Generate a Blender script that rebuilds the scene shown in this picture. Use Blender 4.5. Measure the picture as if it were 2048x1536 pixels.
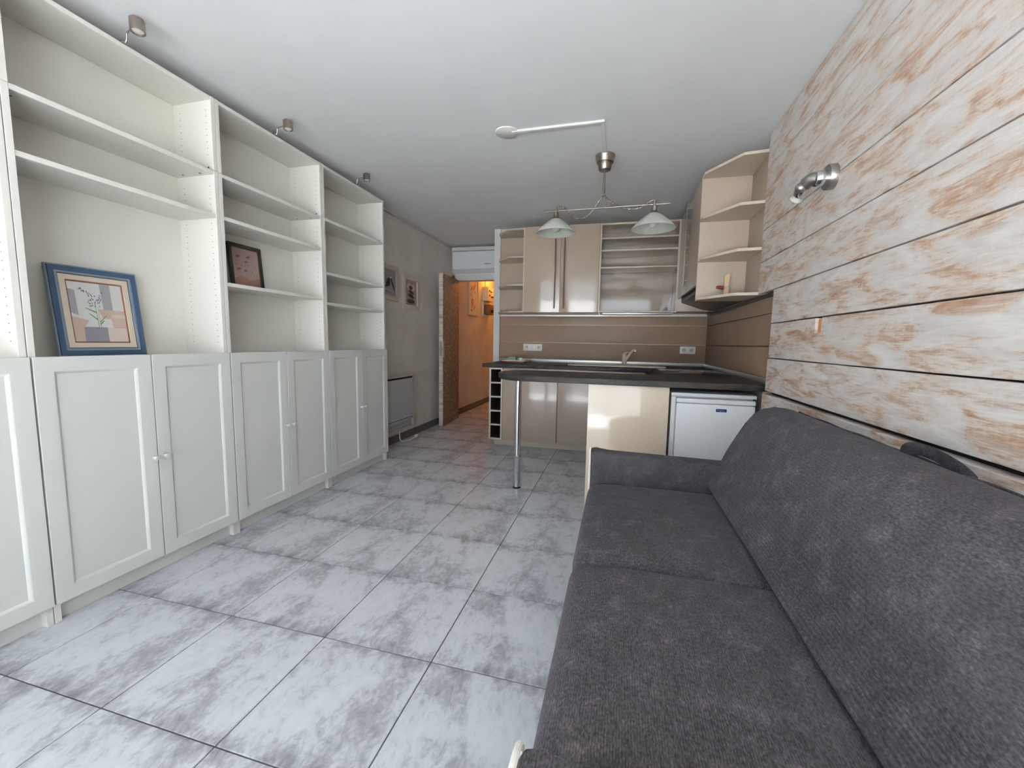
import bpy, bmesh, math, random
from mathutils import Vector, Matrix
random.seed(7)
for o in list(bpy.data.objects): bpy.data.objects.remove(o)
SC = bpy.context.scene
COL = SC.collection
PI = math.pi

# ------------------------------------------------------------------ camera
CAM_H = 1.1502; YAW = 0.2542; PITCH = 0.1026; ROLL = 0.0183; FPX = 814.33
fw = Vector((-math.sin(YAW)*math.cos(PITCH), math.cos(YAW)*math.cos(PITCH), -math.sin(PITCH)))
rt = Vector((math.cos(YAW), math.sin(YAW), 0)); up = rt.cross(fw)
c_, s_ = math.cos(ROLL), math.sin(ROLL)
r2 = c_*rt + s_*up; u2 = -s_*rt + c_*up
cd = bpy.data.cameras.new('camera'); cam = bpy.data.objects.new('camera', cd); COL.objects.link(cam)
m = Matrix((r2, u2, -fw)).transposed().to_4x4(); m.translation = Vector((0, 0, CAM_H))
cam.matrix_world = m
cd.sensor_width = 36; cd.sensor_fit = 'HORIZONTAL'; cd.lens = FPX/2048*36; cd.clip_start = 0.02; cd.clip_end = 60
SC.camera = cam

# ------------------------------------------------------------------ sky, light, exposure
W = bpy.data.worlds.new('world'); SC.world = W; W.use_nodes = True
bg = W.node_tree.nodes['Background']; bg.inputs[0].default_value = (0.80, 0.90, 1.0, 1); bg.inputs[1].default_value = 3.1
WIN = dict(x0=-2.05, x1=0.75, z0=0.03, z1=2.30, y=-0.95)     # patio window behind the camera
pd = bpy.data.lights.new('window_portal', 'AREA'); pd.shape = 'RECTANGLE'
pd.size = WIN['x1']-WIN['x0']; pd.size_y = WIN['z1']-WIN['z0']; pd.cycles.is_portal = True
po = bpy.data.objects.new('window_portal', pd); COL.objects.link(po)
po.location = ((WIN['x0']+WIN['x1'])/2, WIN['y']-0.12, (WIN['z0']+WIN['z1'])/2); po.rotation_euler = (PI/2, 0, 0)
sd = bpy.data.lights.new('sun', 'SUN'); sd.energy = 275; sd.angle = 0.01; sd.color = (1.0, 0.98, 0.95)     # falls on the added bounce ground, never straight into the room
so = bpy.data.objects.new('sun', sd); COL.objects.link(so); so.rotation_euler = (-0.30, 0.45, 0)
hl = bpy.data.lights.new('hall_lamp_light', 'POINT'); hl.energy = 9.0; hl.color = (1.0, 0.36, 0.06); hl.shadow_soft_size = 0.08
ho = bpy.data.objects.new('hall_lamp_light', hl); COL.objects.link(ho); ho.location = (-2.12, 7.30, 2.40)
vs = SC.view_settings
vs.view_transform = 'Standard'; vs.look = 'None'; vs.exposure = 0.70; vs.gamma = 1; vs.use_curve_mapping = False

# ------------------------------------------------------------------ materials
def newmat(name):
    m = bpy.data.materials.new(name); m.use_nodes = True
    nt = m.node_tree; b = nt.nodes['Principled BSDF']
    return m, nt, b
def lin(c):
    return tuple(((v/255)/12.92 if v/255 <= 0.04045 else ((v/255+0.055)/1.055)**2.4) for v in c) + (1,)
def N(nt, t, **kw):
    n = nt.nodes.new(t)
    for k, v in kw.items():
        if k.startswith('i_'): n.inputs[k[2:]].default_value = v
        else: setattr(n, k, v)
    return n
def coords(nt, scale=(1, 1, 1), out='Object', rnd=None):
    tc = N(nt, 'ShaderNodeTexCoord'); mp = N(nt, 'ShaderNodeMapping'); mp.inputs['Scale'].default_value = scale
    nt.links.new(tc.outputs[out], mp.inputs['Vector'])
    if rnd:
        oi = N(nt, 'ShaderNodeObjectInfo'); mu = N(nt, 'ShaderNodeVectorMath', operation='SCALE')
        mu.inputs[0].default_value = rnd; nt.links.new(oi.outputs['Random'], mu.inputs['Scale'])
        nt.links.new(mu.outputs[0], mp.inputs['Location'])
    return mp.outputs['Vector']
def noise(nt, vec, scale, detail=4, rough=0.55, dist=0.0):
    n = N(nt, 'ShaderNodeTexNoise'); n.inputs['Scale'].default_value = scale; n.inputs['Detail'].default_value = detail
    n.inputs['Roughness'].default_value = rough; n.inputs['Distortion'].default_value = dist
    if vec is not None: nt.links.new(vec, n.inputs['Vector'])
    return n.outputs['Fac']
def ramp(nt, fac, stops):
    r = N(nt, 'ShaderNodeValToRGB'); e = r.color_ramp.elements
    while len(e) < len(stops): e.new(0.5)
    for el, (p, c) in zip(e, stops): el.position = p; el.color = c if len(c) == 4 else c + (1,)
    nt.links.new(fac, r.inputs['Fac']); return r.outputs['Color']
def mix(nt, fac, a, b, mode='MIX'):
    n = N(nt, 'ShaderNodeMix', data_type='RGBA', blend_type=mode)
    for sock, v in ((n.inputs[0], fac), (n.inputs[6], a), (n.inputs[7], b)):
        if hasattr(v, 'is_linked') or isinstance(v, bpy.types.NodeSocket): nt.links.new(v, sock)
        else: sock.default_value = v
    return n.outputs[2]
def bump(nt, b, h, strength=0.2, dist=0.01):
    n = N(nt, 'ShaderNodeBump'); n.inputs['Strength'].default_value = strength; n.inputs['Distance'].default_value = dist
    nt.links.new(h, n.inputs['Height']); nt.links.new(n.outputs['Normal'], b.inputs['Normal'])
def plain(name, rgb, rough=0.5, metal=0.0, spec=0.5, bscale=0, bstr=0.05, coat=0.0, vary=0.0):
    m, nt, b = newmat(name); c = lin(rgb)
    b.inputs['Base Color'].default_value = c; b.inputs['Roughness'].default_value = rough
    b.inputs['Metallic'].default_value = metal; b.inputs['Specular IOR Level'].default_value = spec
    b.inputs['Coat Weight'].default_value = coat; b.inputs['Coat Roughness'].default_value = 0.06
    v = coords(nt)
    if vary:
        f = noise(nt, v, 3.0, 5)
        d = tuple(x*(1-vary) for x in c[:3]) + (1,)
        nt.links.new(ramp(nt, f, [(0.35, d), (0.65, c)]), b.inputs['Base Color'])
    if bscale: bump(nt, b, noise(nt, v, bscale, 3), bstr, 0.004)
    return m
M = {}
M['white'] = plain('white_laminate', (211, 211, 205), 0.42, spec=0.35, bscale=240, bstr=0.02)
M['carcass'] = plain('cream_white_carcass', (222, 219, 210), 0.45, spec=0.3)
M['back'] = plain('white_back_board', (220, 218, 209), 0.5, spec=0.3)
M['hole'] = plain('peg_hole_dark', (95, 92, 86), 0.8)
M['camcap'] = plain('cam_cover_dark', (60, 56, 52), 0.6)
M['ceil'] = plain('ceiling_paint', (240, 240, 240), 0.85, spec=0.2, bscale=8, bstr=0.04, vary=0.03)
M['wall_plain'] = plain('wall_paint', (226, 224, 218), 0.85, spec=0.2)
M['taupe'] = plain('taupe_gloss', (172, 154, 139), 0.17, spec=0.5, bscale=26, bstr=0.025, coat=0.35)
M['taupe_matt'] = plain('taupe_carcass', (170, 153, 138), 0.30, spec=0.4)
M['taupe_side'] = plain('taupe_satin', (178, 162, 147), 0.5)
M['taupe_edge'] = plain('taupe_edge_band', (196, 182, 165), 0.35)
M['cream'] = plain('cream_gloss', (220, 203, 182), 0.13, spec=0.5, bscale=18, bstr=0.02, coat=0.5)
M['rack_inner'] = plain('dark_rack_inside', (74, 66, 58), 0.6)  # rack boards, darker inside than their front edges
M['taupe_shiny_shaded'] = plain('taupe_gloss_shaded', (150, 134, 121), 0.07, spec=0.6, bscale=4, bstr=0.05, coat=0.8)  # glossy taupe, darkened for the shelf shadows inside the open cabinet
M['baseboard'] = plain('dark_grey_skirting', (104, 101, 99), 0.5, vary=0.15)
M['steel'] = plain('brushed_steel', (168, 164, 158), 0.32, metal=1)
M['handle_metal'] = plain('dark_handle_metal', (116, 106, 98), 0.38, metal=0.85)
M['alu_dull'] = plain('dull_joint_strip', (158, 150, 140), 0.45, metal=0.6)
M['steel_dark'] = plain('satin_nickel', (150, 140, 132), 0.36, metal=1)
M['chrome'] = plain('chrome', (225, 226, 228), 0.10, metal=1)
M['alu'] = plain('aluminium_strip', (205, 205, 203), 0.35, metal=0.85)
M['black'] = plain('black_rubber_and_shade', (18, 18, 18), 0.6)  # black parts, and the sheets that stand in for shade
M['glass_black'] = plain('hob_glass', (14, 13, 13), 0.06, spec=0.6)
M['hood'] = plain('hood_metal', (92, 84, 78), 0.4, metal=0.7)
M['fridge'] = plain('fridge_white', (232, 233, 234), 0.32, spec=0.5, bscale=300, bstr=0.03)
M['badge'] = plain('badge_blue', (20, 34, 96), 0.3)
M['badge_text'] = plain('badge_lettering', (150, 162, 205), 0.4)
M['plastic'] = plain('white_plastic', (232, 230, 224), 0.35)
M['socket'] = plain('socket_grey', (196, 192, 184), 0.5)
M['beige'] = plain('beige_composite', (205, 194, 176), 0.4, bscale=400, bstr=0.05)
M['radiator'] = plain('radiator_white', (188, 191, 190), 0.4)
M['jamb'] = plain('jamb_white', (214, 211, 205), 0.5)
M['unit'] = plain('unit_white', (226, 228, 230), 0.4)
M['strip_dark'] = plain('dark_joint_strip', (52, 48, 44), 0.45, metal=0.4)
M['grout'] = plain('grout', (92, 90, 92), 0.9)
M['bounce_ground'] = plain('bounce_ground_pale', (200, 204, 206), 0.9, vary=0.1)
M['hallbox'] = plain('box_beige', (226, 214, 186), 0.5)
M['hallbox_dark'] = plain('box_brown', (120, 92, 60), 0.5)
M['red'] = plain('dark_red', (92, 22, 20), 0.4)
M['green'] = plain('green_sponge', (158, 172, 132), 0.9)
M['pinewood'] = plain('raw_wood', (205, 178, 138), 0.6, vary=0.15)
M['frame_pale'] = plain('pale_frame_wood', (196, 184, 170), 0.55, vary=0.12)
M['frame_dark'] = plain('dark_green_frame', (40, 42, 34), 0.35, vary=0.2)
M['frame_blue'] = plain('blue_frame', (48, 75, 104), 0.5, vary=0.2)
M['frame_blue_pale'] = plain('pale_blue_frame', (132, 145, 158), 0.5, vary=0.2)
M['frame_cream'] = plain('cream_frame', (214, 200, 184), 0.55, vary=0.12)
M['frame_brown'] = plain('brown_fillet', (120, 74, 48), 0.4)
M['cornice'] = plain('cornice_paint', (206, 203, 197), 0.8)
for k, c in dict(p_paper=(214, 214, 210), p_lav=(164, 160, 166), p_lav2=(138, 137, 146), p_rose=(196, 172, 160), p_rose2=(208, 194, 184), p_green=(132, 140, 112), p_violet=(96, 88, 118),
                 p_red=(120, 66, 64), p_pink=(162, 142, 136), p_pink2=(146, 114, 102), p_grey=(148, 150, 152), p_black=(26, 24, 24), p_orange=(190, 112, 44), p_stone=(70, 64, 62), p_crim=(128, 22, 38), p_petal=(200, 186, 190)).items():
    M[k] = plain('print_'+k[2:], c, 0.7, vary=0.06)

def mat_opal():
    m, nt, b = newmat('opal_glass'); b.inputs['Base Color'].default_value = lin((236, 236, 226)); b.inputs['Roughness'].default_value = 0.28
    b.inputs['Subsurface Weight'].default_value = 0.0; b.inputs['Transmission Weight'].default_value = 0.0
    tr = N(nt, 'ShaderNodeBsdfTranslucent'); tr.inputs['Color'].default_value = lin((236, 238, 232))
    ms = N(nt, 'ShaderNodeMixShader'); ms.inputs[0].default_value = 0.35
    out = nt.nodes['Material Output']; nt.links.new(b.outputs[0], ms.inputs[1]); nt.links.new(tr.outputs[0], ms.inputs[2]); nt.links.new(ms.outputs[0], out.inputs['Surface'])
    nt.links.new(ramp(nt, noise(nt, coords(nt), 14, 4), [(0.3, lin((222, 224, 214))), (0.7, lin((238, 238, 228)))]), b.inputs['Base Color'])
    return m
M['opal'] = mat_opal()
M['bulb'] = plain('bulb_glass', (196, 194, 184), 0.12)

def mat_glass():
    m, nt, b = newmat('window_glass'); out = nt.nodes['Material Output']
    t = N(nt, 'ShaderNodeBsdfTransparent'); g = N(nt, 'ShaderNodeBsdfGlossy'); g.inputs['Roughness'].default_value = 0.02
    ms = N(nt, 'ShaderNodeMixShader'); ms.inputs[0].default_value = 0.05
    nt.links.new(t.outputs[0], ms.inputs[1]); nt.links.new(g.outputs[0], ms.inputs[2]); nt.links.new(ms.outputs[0], out.inputs['Surface'])
    return m
M['glass'] = mat_glass()

def mat_tile():
    m, nt, b = newmat('grey_cement_tile')
    tc = N(nt, 'ShaderNodeTexCoord'); oi = N(nt, 'ShaderNodeObjectInfo')
    q = N(nt, 'ShaderNodeMath', operation='MULTIPLY'); q.inputs[1].default_value = 4.0; nt.links.new(oi.outputs['Random'], q.inputs[0])
    fl = N(nt, 'ShaderNodeMath', operation='FLOOR'); nt.links.new(q.outputs[0], fl.inputs[0])
    sc = N(nt, 'ShaderNodeVectorMath', operation='SCALE'); sc.inputs[0].default_value = (3.1, 1.7, 0.0); nt.links.new(fl.outputs[0], sc.inputs['Scale'])
    ad = N(nt, 'ShaderNodeVectorMath', operation='ADD'); nt.links.new(tc.outputs['Object'], ad.inputs[0]); nt.links.new(sc.outputs[0], ad.inputs[1])
    mp = N(nt, 'ShaderNodeMapping'); mp.inputs['Scale'].default_value = (1.25, 0.8, 1); mp.inputs['Rotation'].default_value = (0, 0, 0.35); nt.links.new(ad.outputs[0], mp.inputs['Vector'])
    v = mp.outputs['Vector']
    big = noise(nt, v, 4.2, 3, 0.5, 0.3); fine = noise(nt, v, 30, 7, 0.72, 0.7); mid = noise(nt, v, 11, 6, 0.66, 0.6)
    # edge distance along y of the tile: cracked dark print near both short edges
    sp = N(nt, 'ShaderNodeSeparateXYZ'); nt.links.new(tc.outputs['Object'], sp.inputs[0])
    ab = N(nt, 'ShaderNodeMath', operation='ABSOLUTE'); nt.links.new(sp.outputs['Y'], ab.inputs[0])
    ed = N(nt, 'ShaderNodeMapRange'); ed.inputs['From Min'].default_value = 0.165; ed.inputs['From Max'].default_value = 0.222; nt.links.new(ab.outputs[0], ed.inputs['Value'])
    def mth(op, a, c):
        n = N(nt, 'ShaderNodeMath', operation=op)
        for s, x in ((n.inputs[0], a), (n.inputs[1], c)):
            if isinstance(x, bpy.types.NodeSocket): nt.links.new(x, s)
            else: s.default_value = x
        return n.outputs[0]
    s = mth('ADD', mth('MULTIPLY', big, 0.95), mth('ADD', mth('MULTIPLY', mid, 0.6), mth('MULTIPLY', fine, 0.85)))
    s = mth('ADD', s, mth('MULTIPLY', ed.outputs['Result'], mth('MULTIPLY', mid, 0.30)))
    f = N(nt, 'ShaderNodeMapRange'); f.inputs['From Min'].default_value = 1.02; f.inputs['From Max'].default_value = 1.62; nt.links.new(s, f.inputs['Value'])
    col = ramp(nt, f.outputs['Result'], [(0.0, lin((208, 210, 215))), (0.30, lin((199, 201, 206))), (0.55, lin((170, 171, 176))), (1.0, lin((124, 124, 130)))])
    nt.links.new(col, b.inputs['Base Color'])
    b.inputs['Roughness'].default_value = 0.34; b.inputs['Specular IOR Level'].default_value = 0.4
    bump(nt, b, fine, 0.05, 0.003)
    return m
M['tile'] = mat_tile()

def mat_plank():
    m, nt, b = newmat('whitewashed_plank')
    v = coords(nt, (1, 1.5, 6.0), rnd=(3, 17, 9)); patch = noise(nt, v, 2.6, 5, 0.62, 0.9)
    v2 = coords(nt, (1, 3.2, 26), rnd=(5, 11, 3)); streak = noise(nt, v2, 3.2, 6, 0.7, 0.8)
    v3 = coords(nt, (1, 5, 150), rnd=(2, 7, 5)); grain = noise(nt, v3, 2.0, 4, 0.6, 0.3)
    v4 = coords(nt, (1, 120, 9), rnd=(2, 7, 5)); saw = noise(nt, v4, 1.0, 2, 0.5)
    a = N(nt, 'ShaderNodeMath', operation='MULTIPLY'); nt.links.new(patch, a.inputs[0]); a.inputs[1].default_value = 1.15
    c = N(nt, 'ShaderNodeMath', operation='MULTIPLY_ADD'); nt.links.new(streak, c.inputs[0]); c.inputs[1].default_value = 0.62; nt.links.new(a.outputs[0], c.inputs[2])
    d = N(nt, 'ShaderNodeMath', operation='MULTIPLY_ADD'); nt.links.new(grain, d.inputs[0]); d.inputs[1].default_value = 0.26; nt.links.new(c.outputs[0], d.inputs[2])
    e = N(nt, 'ShaderNodeMath', operation='MULTIPLY_ADD'); nt.links.new(saw, e.inputs[0]); e.inputs[1].default_value = 0.10; nt.links.new(d.outputs[0], e.inputs[2])
    r = N(nt, 'ShaderNodeMapRange'); r.inputs['From Min'].default_value = 0.83; r.inputs['From Max'].default_value = 1.36; nt.links.new(e.outputs[0], r.inputs['Value'])
    col = ramp(nt, r.outputs['Result'], [(0.0, lin((225, 220, 215))), (0.36, lin((213, 204, 198))), (0.52, lin((208, 193, 181))), (0.68, lin((186, 158, 137))), (1.0, lin((154, 114, 88)))])
    gy = noise(nt, coords(nt, (1, 1.6, 9), rnd=(9, 4, 8)), 3.0, 5, 0.6, 0.5)
    gf = N(nt, 'ShaderNodeMapRange'); gf.inputs['From Min'].default_value = 0.5; gf.inputs['From Max'].default_value = 0.75; gf.inputs['To Max'].default_value = 0.55; nt.links.new(gy, gf.inputs['Value'])
    col = mix(nt, gf.outputs['Result'], col, lin((192, 186, 184)))
    nt.links.new(col, b.inputs['Base Color']); b.inputs['Roughness'].default_value = 0.62; b.inputs['Specular IOR Level'].default_value = 0.3
    bump(nt, b, d.outputs[0], 0.35, 0.004)
    return m
M['plank'] = mat_plank()
M['plank_edge'] = plain('plank_core', (196, 140, 80), 0.7, vary=0.3)

def mat_door():
    m, nt, b = newmat('brown_wiped_door')
    p = noise(nt, coords(nt, (1, 6, 9)), 3.2, 6, 0.65, 0.8)
    nt.links.new(ramp(nt, p, [(0.32, lin((120, 92, 74))), (0.52, lin((150, 124, 104))), (0.72, lin((196, 182, 168)))]), b.inputs['Base Color'])
    b.inputs['Roughness'].default_value = 0.6; bump(nt, b, p, 0.2, 0.004)
    return m
M['door'] = mat_door()
def mat_crepi():
    m, nt, b = newmat('roughcast_plaster'); v = coords(nt)
    f = noise(nt, v, 42, 6, 0.65); g = noise(nt, v, 3, 4)
    nt.links.new(ramp(nt, g, [(0.3, lin((220, 213, 203))), (0.7, lin((234, 228, 219)))]), b.inputs['Base Color'])
    b.inputs['Roughness'].default_value = 0.9; b.inputs['Specular IOR Level'].default_value = 0.2
    bump(nt, b, f, 0.9, 0.02); return m
M['crepi'] = mat_crepi()
def mat_brownpanel():
    m, nt, b = newmat('brown_splash_panel'); v = coords(nt, (1, 1, 1))
    f = noise(nt, v, 220, 3, 0.6); g = noise(nt, v, 2.2, 4)
    c = mix(nt, 0.25, ramp(nt, g, [(0.3, lin((136, 110, 90))), (0.7, lin((148, 121, 100)))]), ramp(nt, f, [(0.35, lin((112, 94, 80))), (0.65, lin((170, 148, 130)))]))
    nt.links.new(c, b.inputs['Base Color']); b.inputs['Roughness'].default_value = 0.42; b.inputs['Specular IOR Level'].default_value = 0.35
    return m
M['splash'] = mat_brownpanel()
def mat_worktop():
    m, nt, b = newmat('dark_stone_laminate'); v = coords(nt, (1.0, 2.2, 2.2))
    f = noise(nt, v, 7, 7, 0.7, 0.8)
    nt.links.new(ramp(nt, f, [(0.33, lin((26, 26, 27))), (0.5, lin((42, 40, 40))), (0.7, lin((70, 62, 57)))]), b.inputs['Base Color'])
    b.inputs['Roughness'].default_value = 0.48; b.inputs['Specular IOR Level'].default_value = 0.25; bump(nt, b, f, 0.1, 0.002)
    return m
M['worktop'] = mat_worktop()
def mat_fabric(name, k=1.0):
    m, nt, b = newmat(name); v = coords(nt)
    g = noise(nt, v, 13, 6, 0.70, 0.2)                                        # soft mottling
    h = noise(nt, coords(nt, (1.0, 0.38, 1.0)), 330, 3, 0.6)                  # short knitted dashes
    h2 = noise(nt, v, 120, 3, 0.6)
    w1 = N(nt, 'ShaderNodeTexWave', wave_type='BANDS', bands_direction='X'); w1.inputs['Scale'].default_value = 62; w1.inputs['Distortion'].default_value = 1.2; w1.inputs['Detail'].default_value = 2; w1.inputs['Detail Scale'].default_value = 3; nt.links.new(coords(nt, (1, 0.15, 0.6)), w1.inputs['Vector'])
    col = ramp(nt, g, [(0.34, lin(tuple(x*k for x in (70, 67, 69)))), (0.54, lin(tuple(x*k for x in (78, 75, 77)))), (0.72, lin(tuple(x*k for x in (100, 96, 99))))])
    sp = ramp(nt, h, [(0.33, (0.42, 0.42, 0.42, 1)), (0.52, (0.95, 0.95, 0.95, 1)), (0.70, (1.55, 1.53, 1.57, 1))])
    c = mix(nt, 0.85, col, sp, 'MULTIPLY')
    c = mix(nt, 0.5, c, ramp(nt, h2, [(0.35, (0.62, 0.62, 0.62, 1)), (0.65, (1.3, 1.3, 1.3, 1))]), 'MULTIPLY')
    c = mix(nt, 0.35, c, ramp(nt, w1.outputs['Fac'], [(0.0, (0.55, 0.55, 0.55, 1)), (0.5, (1.1, 1.1, 1.1, 1))]), 'MULTIPLY')
    nt.links.new(c, b.inputs['Base Color']); b.inputs['Roughness'].default_value = 0.95; b.inputs['Specular IOR Level'].default_value = 0.12
    b.inputs['Sheen Weight'].default_value = 0.12; b.inputs['Sheen Roughness'].default_value = 0.5; b.inputs['Sheen Tint'].default_value = lin((180, 175, 195))
    hh = N(nt, 'ShaderNodeMath', operation='ADD'); nt.links.new(h, hh.inputs[0]); nt.links.new(w1.outputs['Fac'], hh.inputs[1])
    bump(nt, b, hh.outputs[0], 0.35, 0.0025); return m
M['fabric'] = mat_fabric('charcoal_fabric')
M['fabric_dark'] = mat_fabric('dark_strap_fabric', 0.75)
M['piping'] = plain('white_piping', (226, 222, 214), 0.9, bscale=160, bstr=0.5)

# ------------------------------------------------------------------ mesh helpers
class MB:
    def __init__(self): self.v = []; self.f = []; self.mi = []
    def add(self, vs, fs, mi=0):
        k = len(self.v); self.v += [tuple(x) for x in vs]
        for f in fs: self.f.append([i+k for i in f]); self.mi.append(mi)
        return self
    def box(self, x0, x1, y0, y1, z0, z1, mi=0):
        vs = [(x, y, z) for z in (z0, z1) for y in (y0, y1) for x in (x0, x1)]
        return self.add(vs, [(0, 2, 3, 1), (4, 5, 7, 6), (0, 1, 5, 4), (2, 6, 7, 3), (0, 4, 6, 2), (1, 3, 7, 5)], mi)
    def prism(self, poly, a, b, axis='z', mi=0):
        n = len(poly)
        def P(p, h): return {'z': (p[0], p[1], h), 'y': (p[0], h, p[1]), 'x': (h, p[0], p[1])}[axis]
        vs = [P(p, a) for p in poly] + [P(p, b) for p in poly]
        fs = [list(range(n))[::-1], list(range(n, 2*n))] + [(i, (i+1) % n, (i+1) % n+n, i+n) for i in range(n)]
        return self.add(vs, fs, mi)
    def tube(self, path, r, n=10, closed=False, mi=0, flat=1.0):
        path = [Vector(p) for p in path]; L = len(path); rings = []; prev = None
        rr = r if isinstance(r, (list, tuple)) else [r]*L
        for i, p in enumerate(path):
            if closed: t = path[(i+1) % L]-path[i-1]
            else: t = path[min(i+1, L-1)]-path[max(i-1, 0)]
            t.normalize()
            if prev is None:
                a = Vector((0, 0, 1)) if abs(t.z) < 0.9 else Vector((1, 0, 0))
                nrm = t.cross(a).normalized()
            else:
                nrm = (prev - t*prev.dot(t)).normalized()
            prev = nrm; bn = t.cross(nrm)
            rings.append([p+rr[i]*(math.cos(2*PI*k/n)*nrm+flat*math.sin(2*PI*k/n)*bn) for k in range(n)])
        vs = [q for ring in rings for q in ring]; fs = []
        m_ = L if closed else L-1
        for i in range(m_):
            j = (i+1) % L
            for k in range(n): fs.append((i*n+k, i*n+(k+1) % n, j*n+(k+1) % n, j*n+k))
        if not closed: fs += [list(range(n))[::-1], list(range((L-1)*n, L*n))]
        return self.add(vs, fs, mi)
    def lathe(self, prof, c=(0, 0, 0), ax=(0, 0, 1), n=24, mi=0, cap=True):
        ax = Vector(ax).normalized(); a = Vector((1, 0, 0)) if abs(ax.x) < 0.9 else Vector((0, 1, 0))
        u = ax.cross(a).normalized(); w = ax.cross(u); c = Vector(c); vs = []; fs = []
        for r, h in prof:
            for k in range(n):
                t = 2*PI*k/n; vs.append(c+ax*h+u*(r*math.cos(t))+w*(r*math.sin(t)))
        L = len(prof)
        for i in range(L-1):
            for k in range(n): fs.append((i*n+k, i*n+(k+1) % n, (i+1)*n+(k+1) % n, (i+1)*n+k))
        if cap: fs += [list(range(n))[::-1], list(range((L-1)*n, L*n))]
        return self.add(vs, fs, mi)
    def sphere(self, c, r, n=16, m_=10, mi=0, sc=(1, 1, 1)):
        prof = [(max(1e-4, r*math.sin(PI*i/m_)), -r*math.cos(PI*i/m_)) for i in range(m_+1)]
        k = len(self.v); self.lathe(prof, (0, 0, 0), (0, 0, 1), n, mi)
        for i in range(k, len(self.v)):
            p = self.v[i]; self.v[i] = (c[0]+p[0]*sc[0], c[1]+p[1]*sc[1], c[2]+p[2]*sc[2])
        return self
    def build(self, name, mat, parent=None, bevel=0, seg=2, smooth=False, off=None):
        me = bpy.data.meshes.new(name)
        o_ = Vector(off) if off is not None else (Vector(parent['_base']) if parent is not None and '_base' in parent else Vector((0, 0, 0)))
        vs = [tuple(Vector(p)-o_) for p in self.v]
        me.from_pydata(vs, [], self.f); me.update()
        bm = bmesh.new(); bm.from_mesh(me)
        bmesh.ops.recalc_face_normals(bm, faces=bm.faces)
        for i, f in enumerate(bm.faces): f.material_index = self.mi[i] if i < len(self.mi) else 0
        if bevel:
            es = [e for e in bm.edges if len(e.link_faces) == 2 and e.calc_face_angle(0) > 0.6]
            bmesh.ops.bevel(bm, geom=es, offset=bevel, segments=seg, profile=0.6, affect='EDGES', clamp_overlap=True)
        bm.to_mesh(me); bm.free()
        if smooth or bevel:
            for p in me.polygons: p.use_smooth = True
            me.set_sharp_from_angle(angle=math.radians(40 if smooth else 32))
        for m_ in (mat if isinstance(mat, (list, tuple)) else [mat]): me.materials.append(M[m_])
        o = bpy.data.objects.new(name, me); COL.objects.link(o)
        if parent is not None:
            o.parent = parent
            if '_base' in parent: o['_base'] = parent['_base']
        return o
def box(name, mat, parent, x0, x1, y0, y1, z0, z1, bevel=0, **k): return MB().box(x0, x1, y0, y1, z0, z1).build(name, mat, parent, bevel, **k)
def thing(name, label, cat, loc=(0, 0, 0), group=None, world=True):
    """Empty at the base of a thing; parts are given in world coordinates when world=True."""
    o = bpy.data.objects.new(name, None); COL.objects.link(o); o.location = loc; o.empty_display_size = 0.1
    o['label'] = label; o['category'] = cat
    if group: o['group'] = group
    o['_base'] = tuple(loc) if world else (0.0, 0.0, 0.0)
    return o
def tag(o, label, cat, group=None):
    o['label'] = label; o['category'] = cat
    if group: o['group'] = group
    return o
def struct(o, label=None):
    o['kind'] = 'structure'
    if label: o['label'] = label
    return o
def link_copy(src, parent, name=None):
    c = src.copy(); COL.objects.link(c); c.parent = parent
    return c

# ------------------------------------------------------------------ dimensions
XL = -2.39; XR = 0.925; YK = 4.85; ZC = 2.49; YD = 5.64; YH = 8.6; XHL = -2.42; XHR = -1.50; YW = WIN['y']; ZT = 0.915

# ------------------------------------------------------------------ shell
floor = struct(box('floor', 'grout', None, XL-0.15, XR+0.15, YW-0.2, YH+0.1, -0.10, -0.0035), 'grey cement-look floor tiles laid in a square grid')
GX, GY, TW, TL = -1.9531, 0.7975, 0.4495, 0.4454
tm = None
for i in range(-1, 7):
    for j in range(-4, 18):
        x0, y0 = GX+i*TW, GY+j*TL; x1, y1 = x0+TW, y0+TL
        if i > 1 and y0 > 4.86: continue
        if i == 6 and y0 < 2.8 and False: continue
        cx0, cx1 = max(x0, XL), min(x1, XR)
        if y0 >= YD: cx1 = min(cx1, XHR)
        elif y0 > YK-0.3 and i >= 1: cx1 = min(cx1, XR)
        if cx1-cx0 < 0.05 or y1 > YH+0.2: continue
        full = abs(cx0-x0) < 1e-6 and abs(cx1-x1) < 1e-6
        if full and tm is not None:
            o = bpy.data.objects.new('tile', tm); COL.objects.link(o)
        else:
            g = 0.0022
            o = MB().box(cx0-(x0+TW/2)+g, cx1-(x0+TW/2)-g, -TL/2+g, TL/2-g, -0.008, 0).build('tile', 'tile', None, 0.0012, 1)
            if full: tm = o.data
        o.parent = floor; o.location = (x0+TW/2, y0+TL/2, random.uniform(-0.0004, 0))
ceiling = struct(box('ceiling', 'ceil', None, XL-0.15, XR+0.15, YW-0.2, YH+0.1, ZC, ZC+0.12), 'plain white painted ceiling')
wl = struct(box('wall_left', 'crepi', None, XL-0.12, XL, YW, YD, 0, ZC), 'off-white roughcast left wall behind the bookcases')
struct(box('wall_hall_left', 'crepi', None, XHL-0.12, XHL, YD, YH, 0, ZC), 'roughcast hallway wall lit warm by a lamp')
struct(box('wall_hall_right', 'crepi', None, XHR, XHR+0.1, YK+0.10, YH, 0, ZC))
struct(box('wall_hall_end', 'crepi', None, XHL, XHR, YH, YH+0.1, 0, ZC))
wb = struct(box('wall_back', 'wall_plain', None, XHR, XR, YK, YK+0.10, 0, ZC), 'kitchen back wall with brown splashback panels')
wr = struct(box('wall_right', 'wall_plain', None, XR, XR+0.12, YW, YK+0.10, 0, ZC), 'right wall clad with whitewashed planks')
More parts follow.
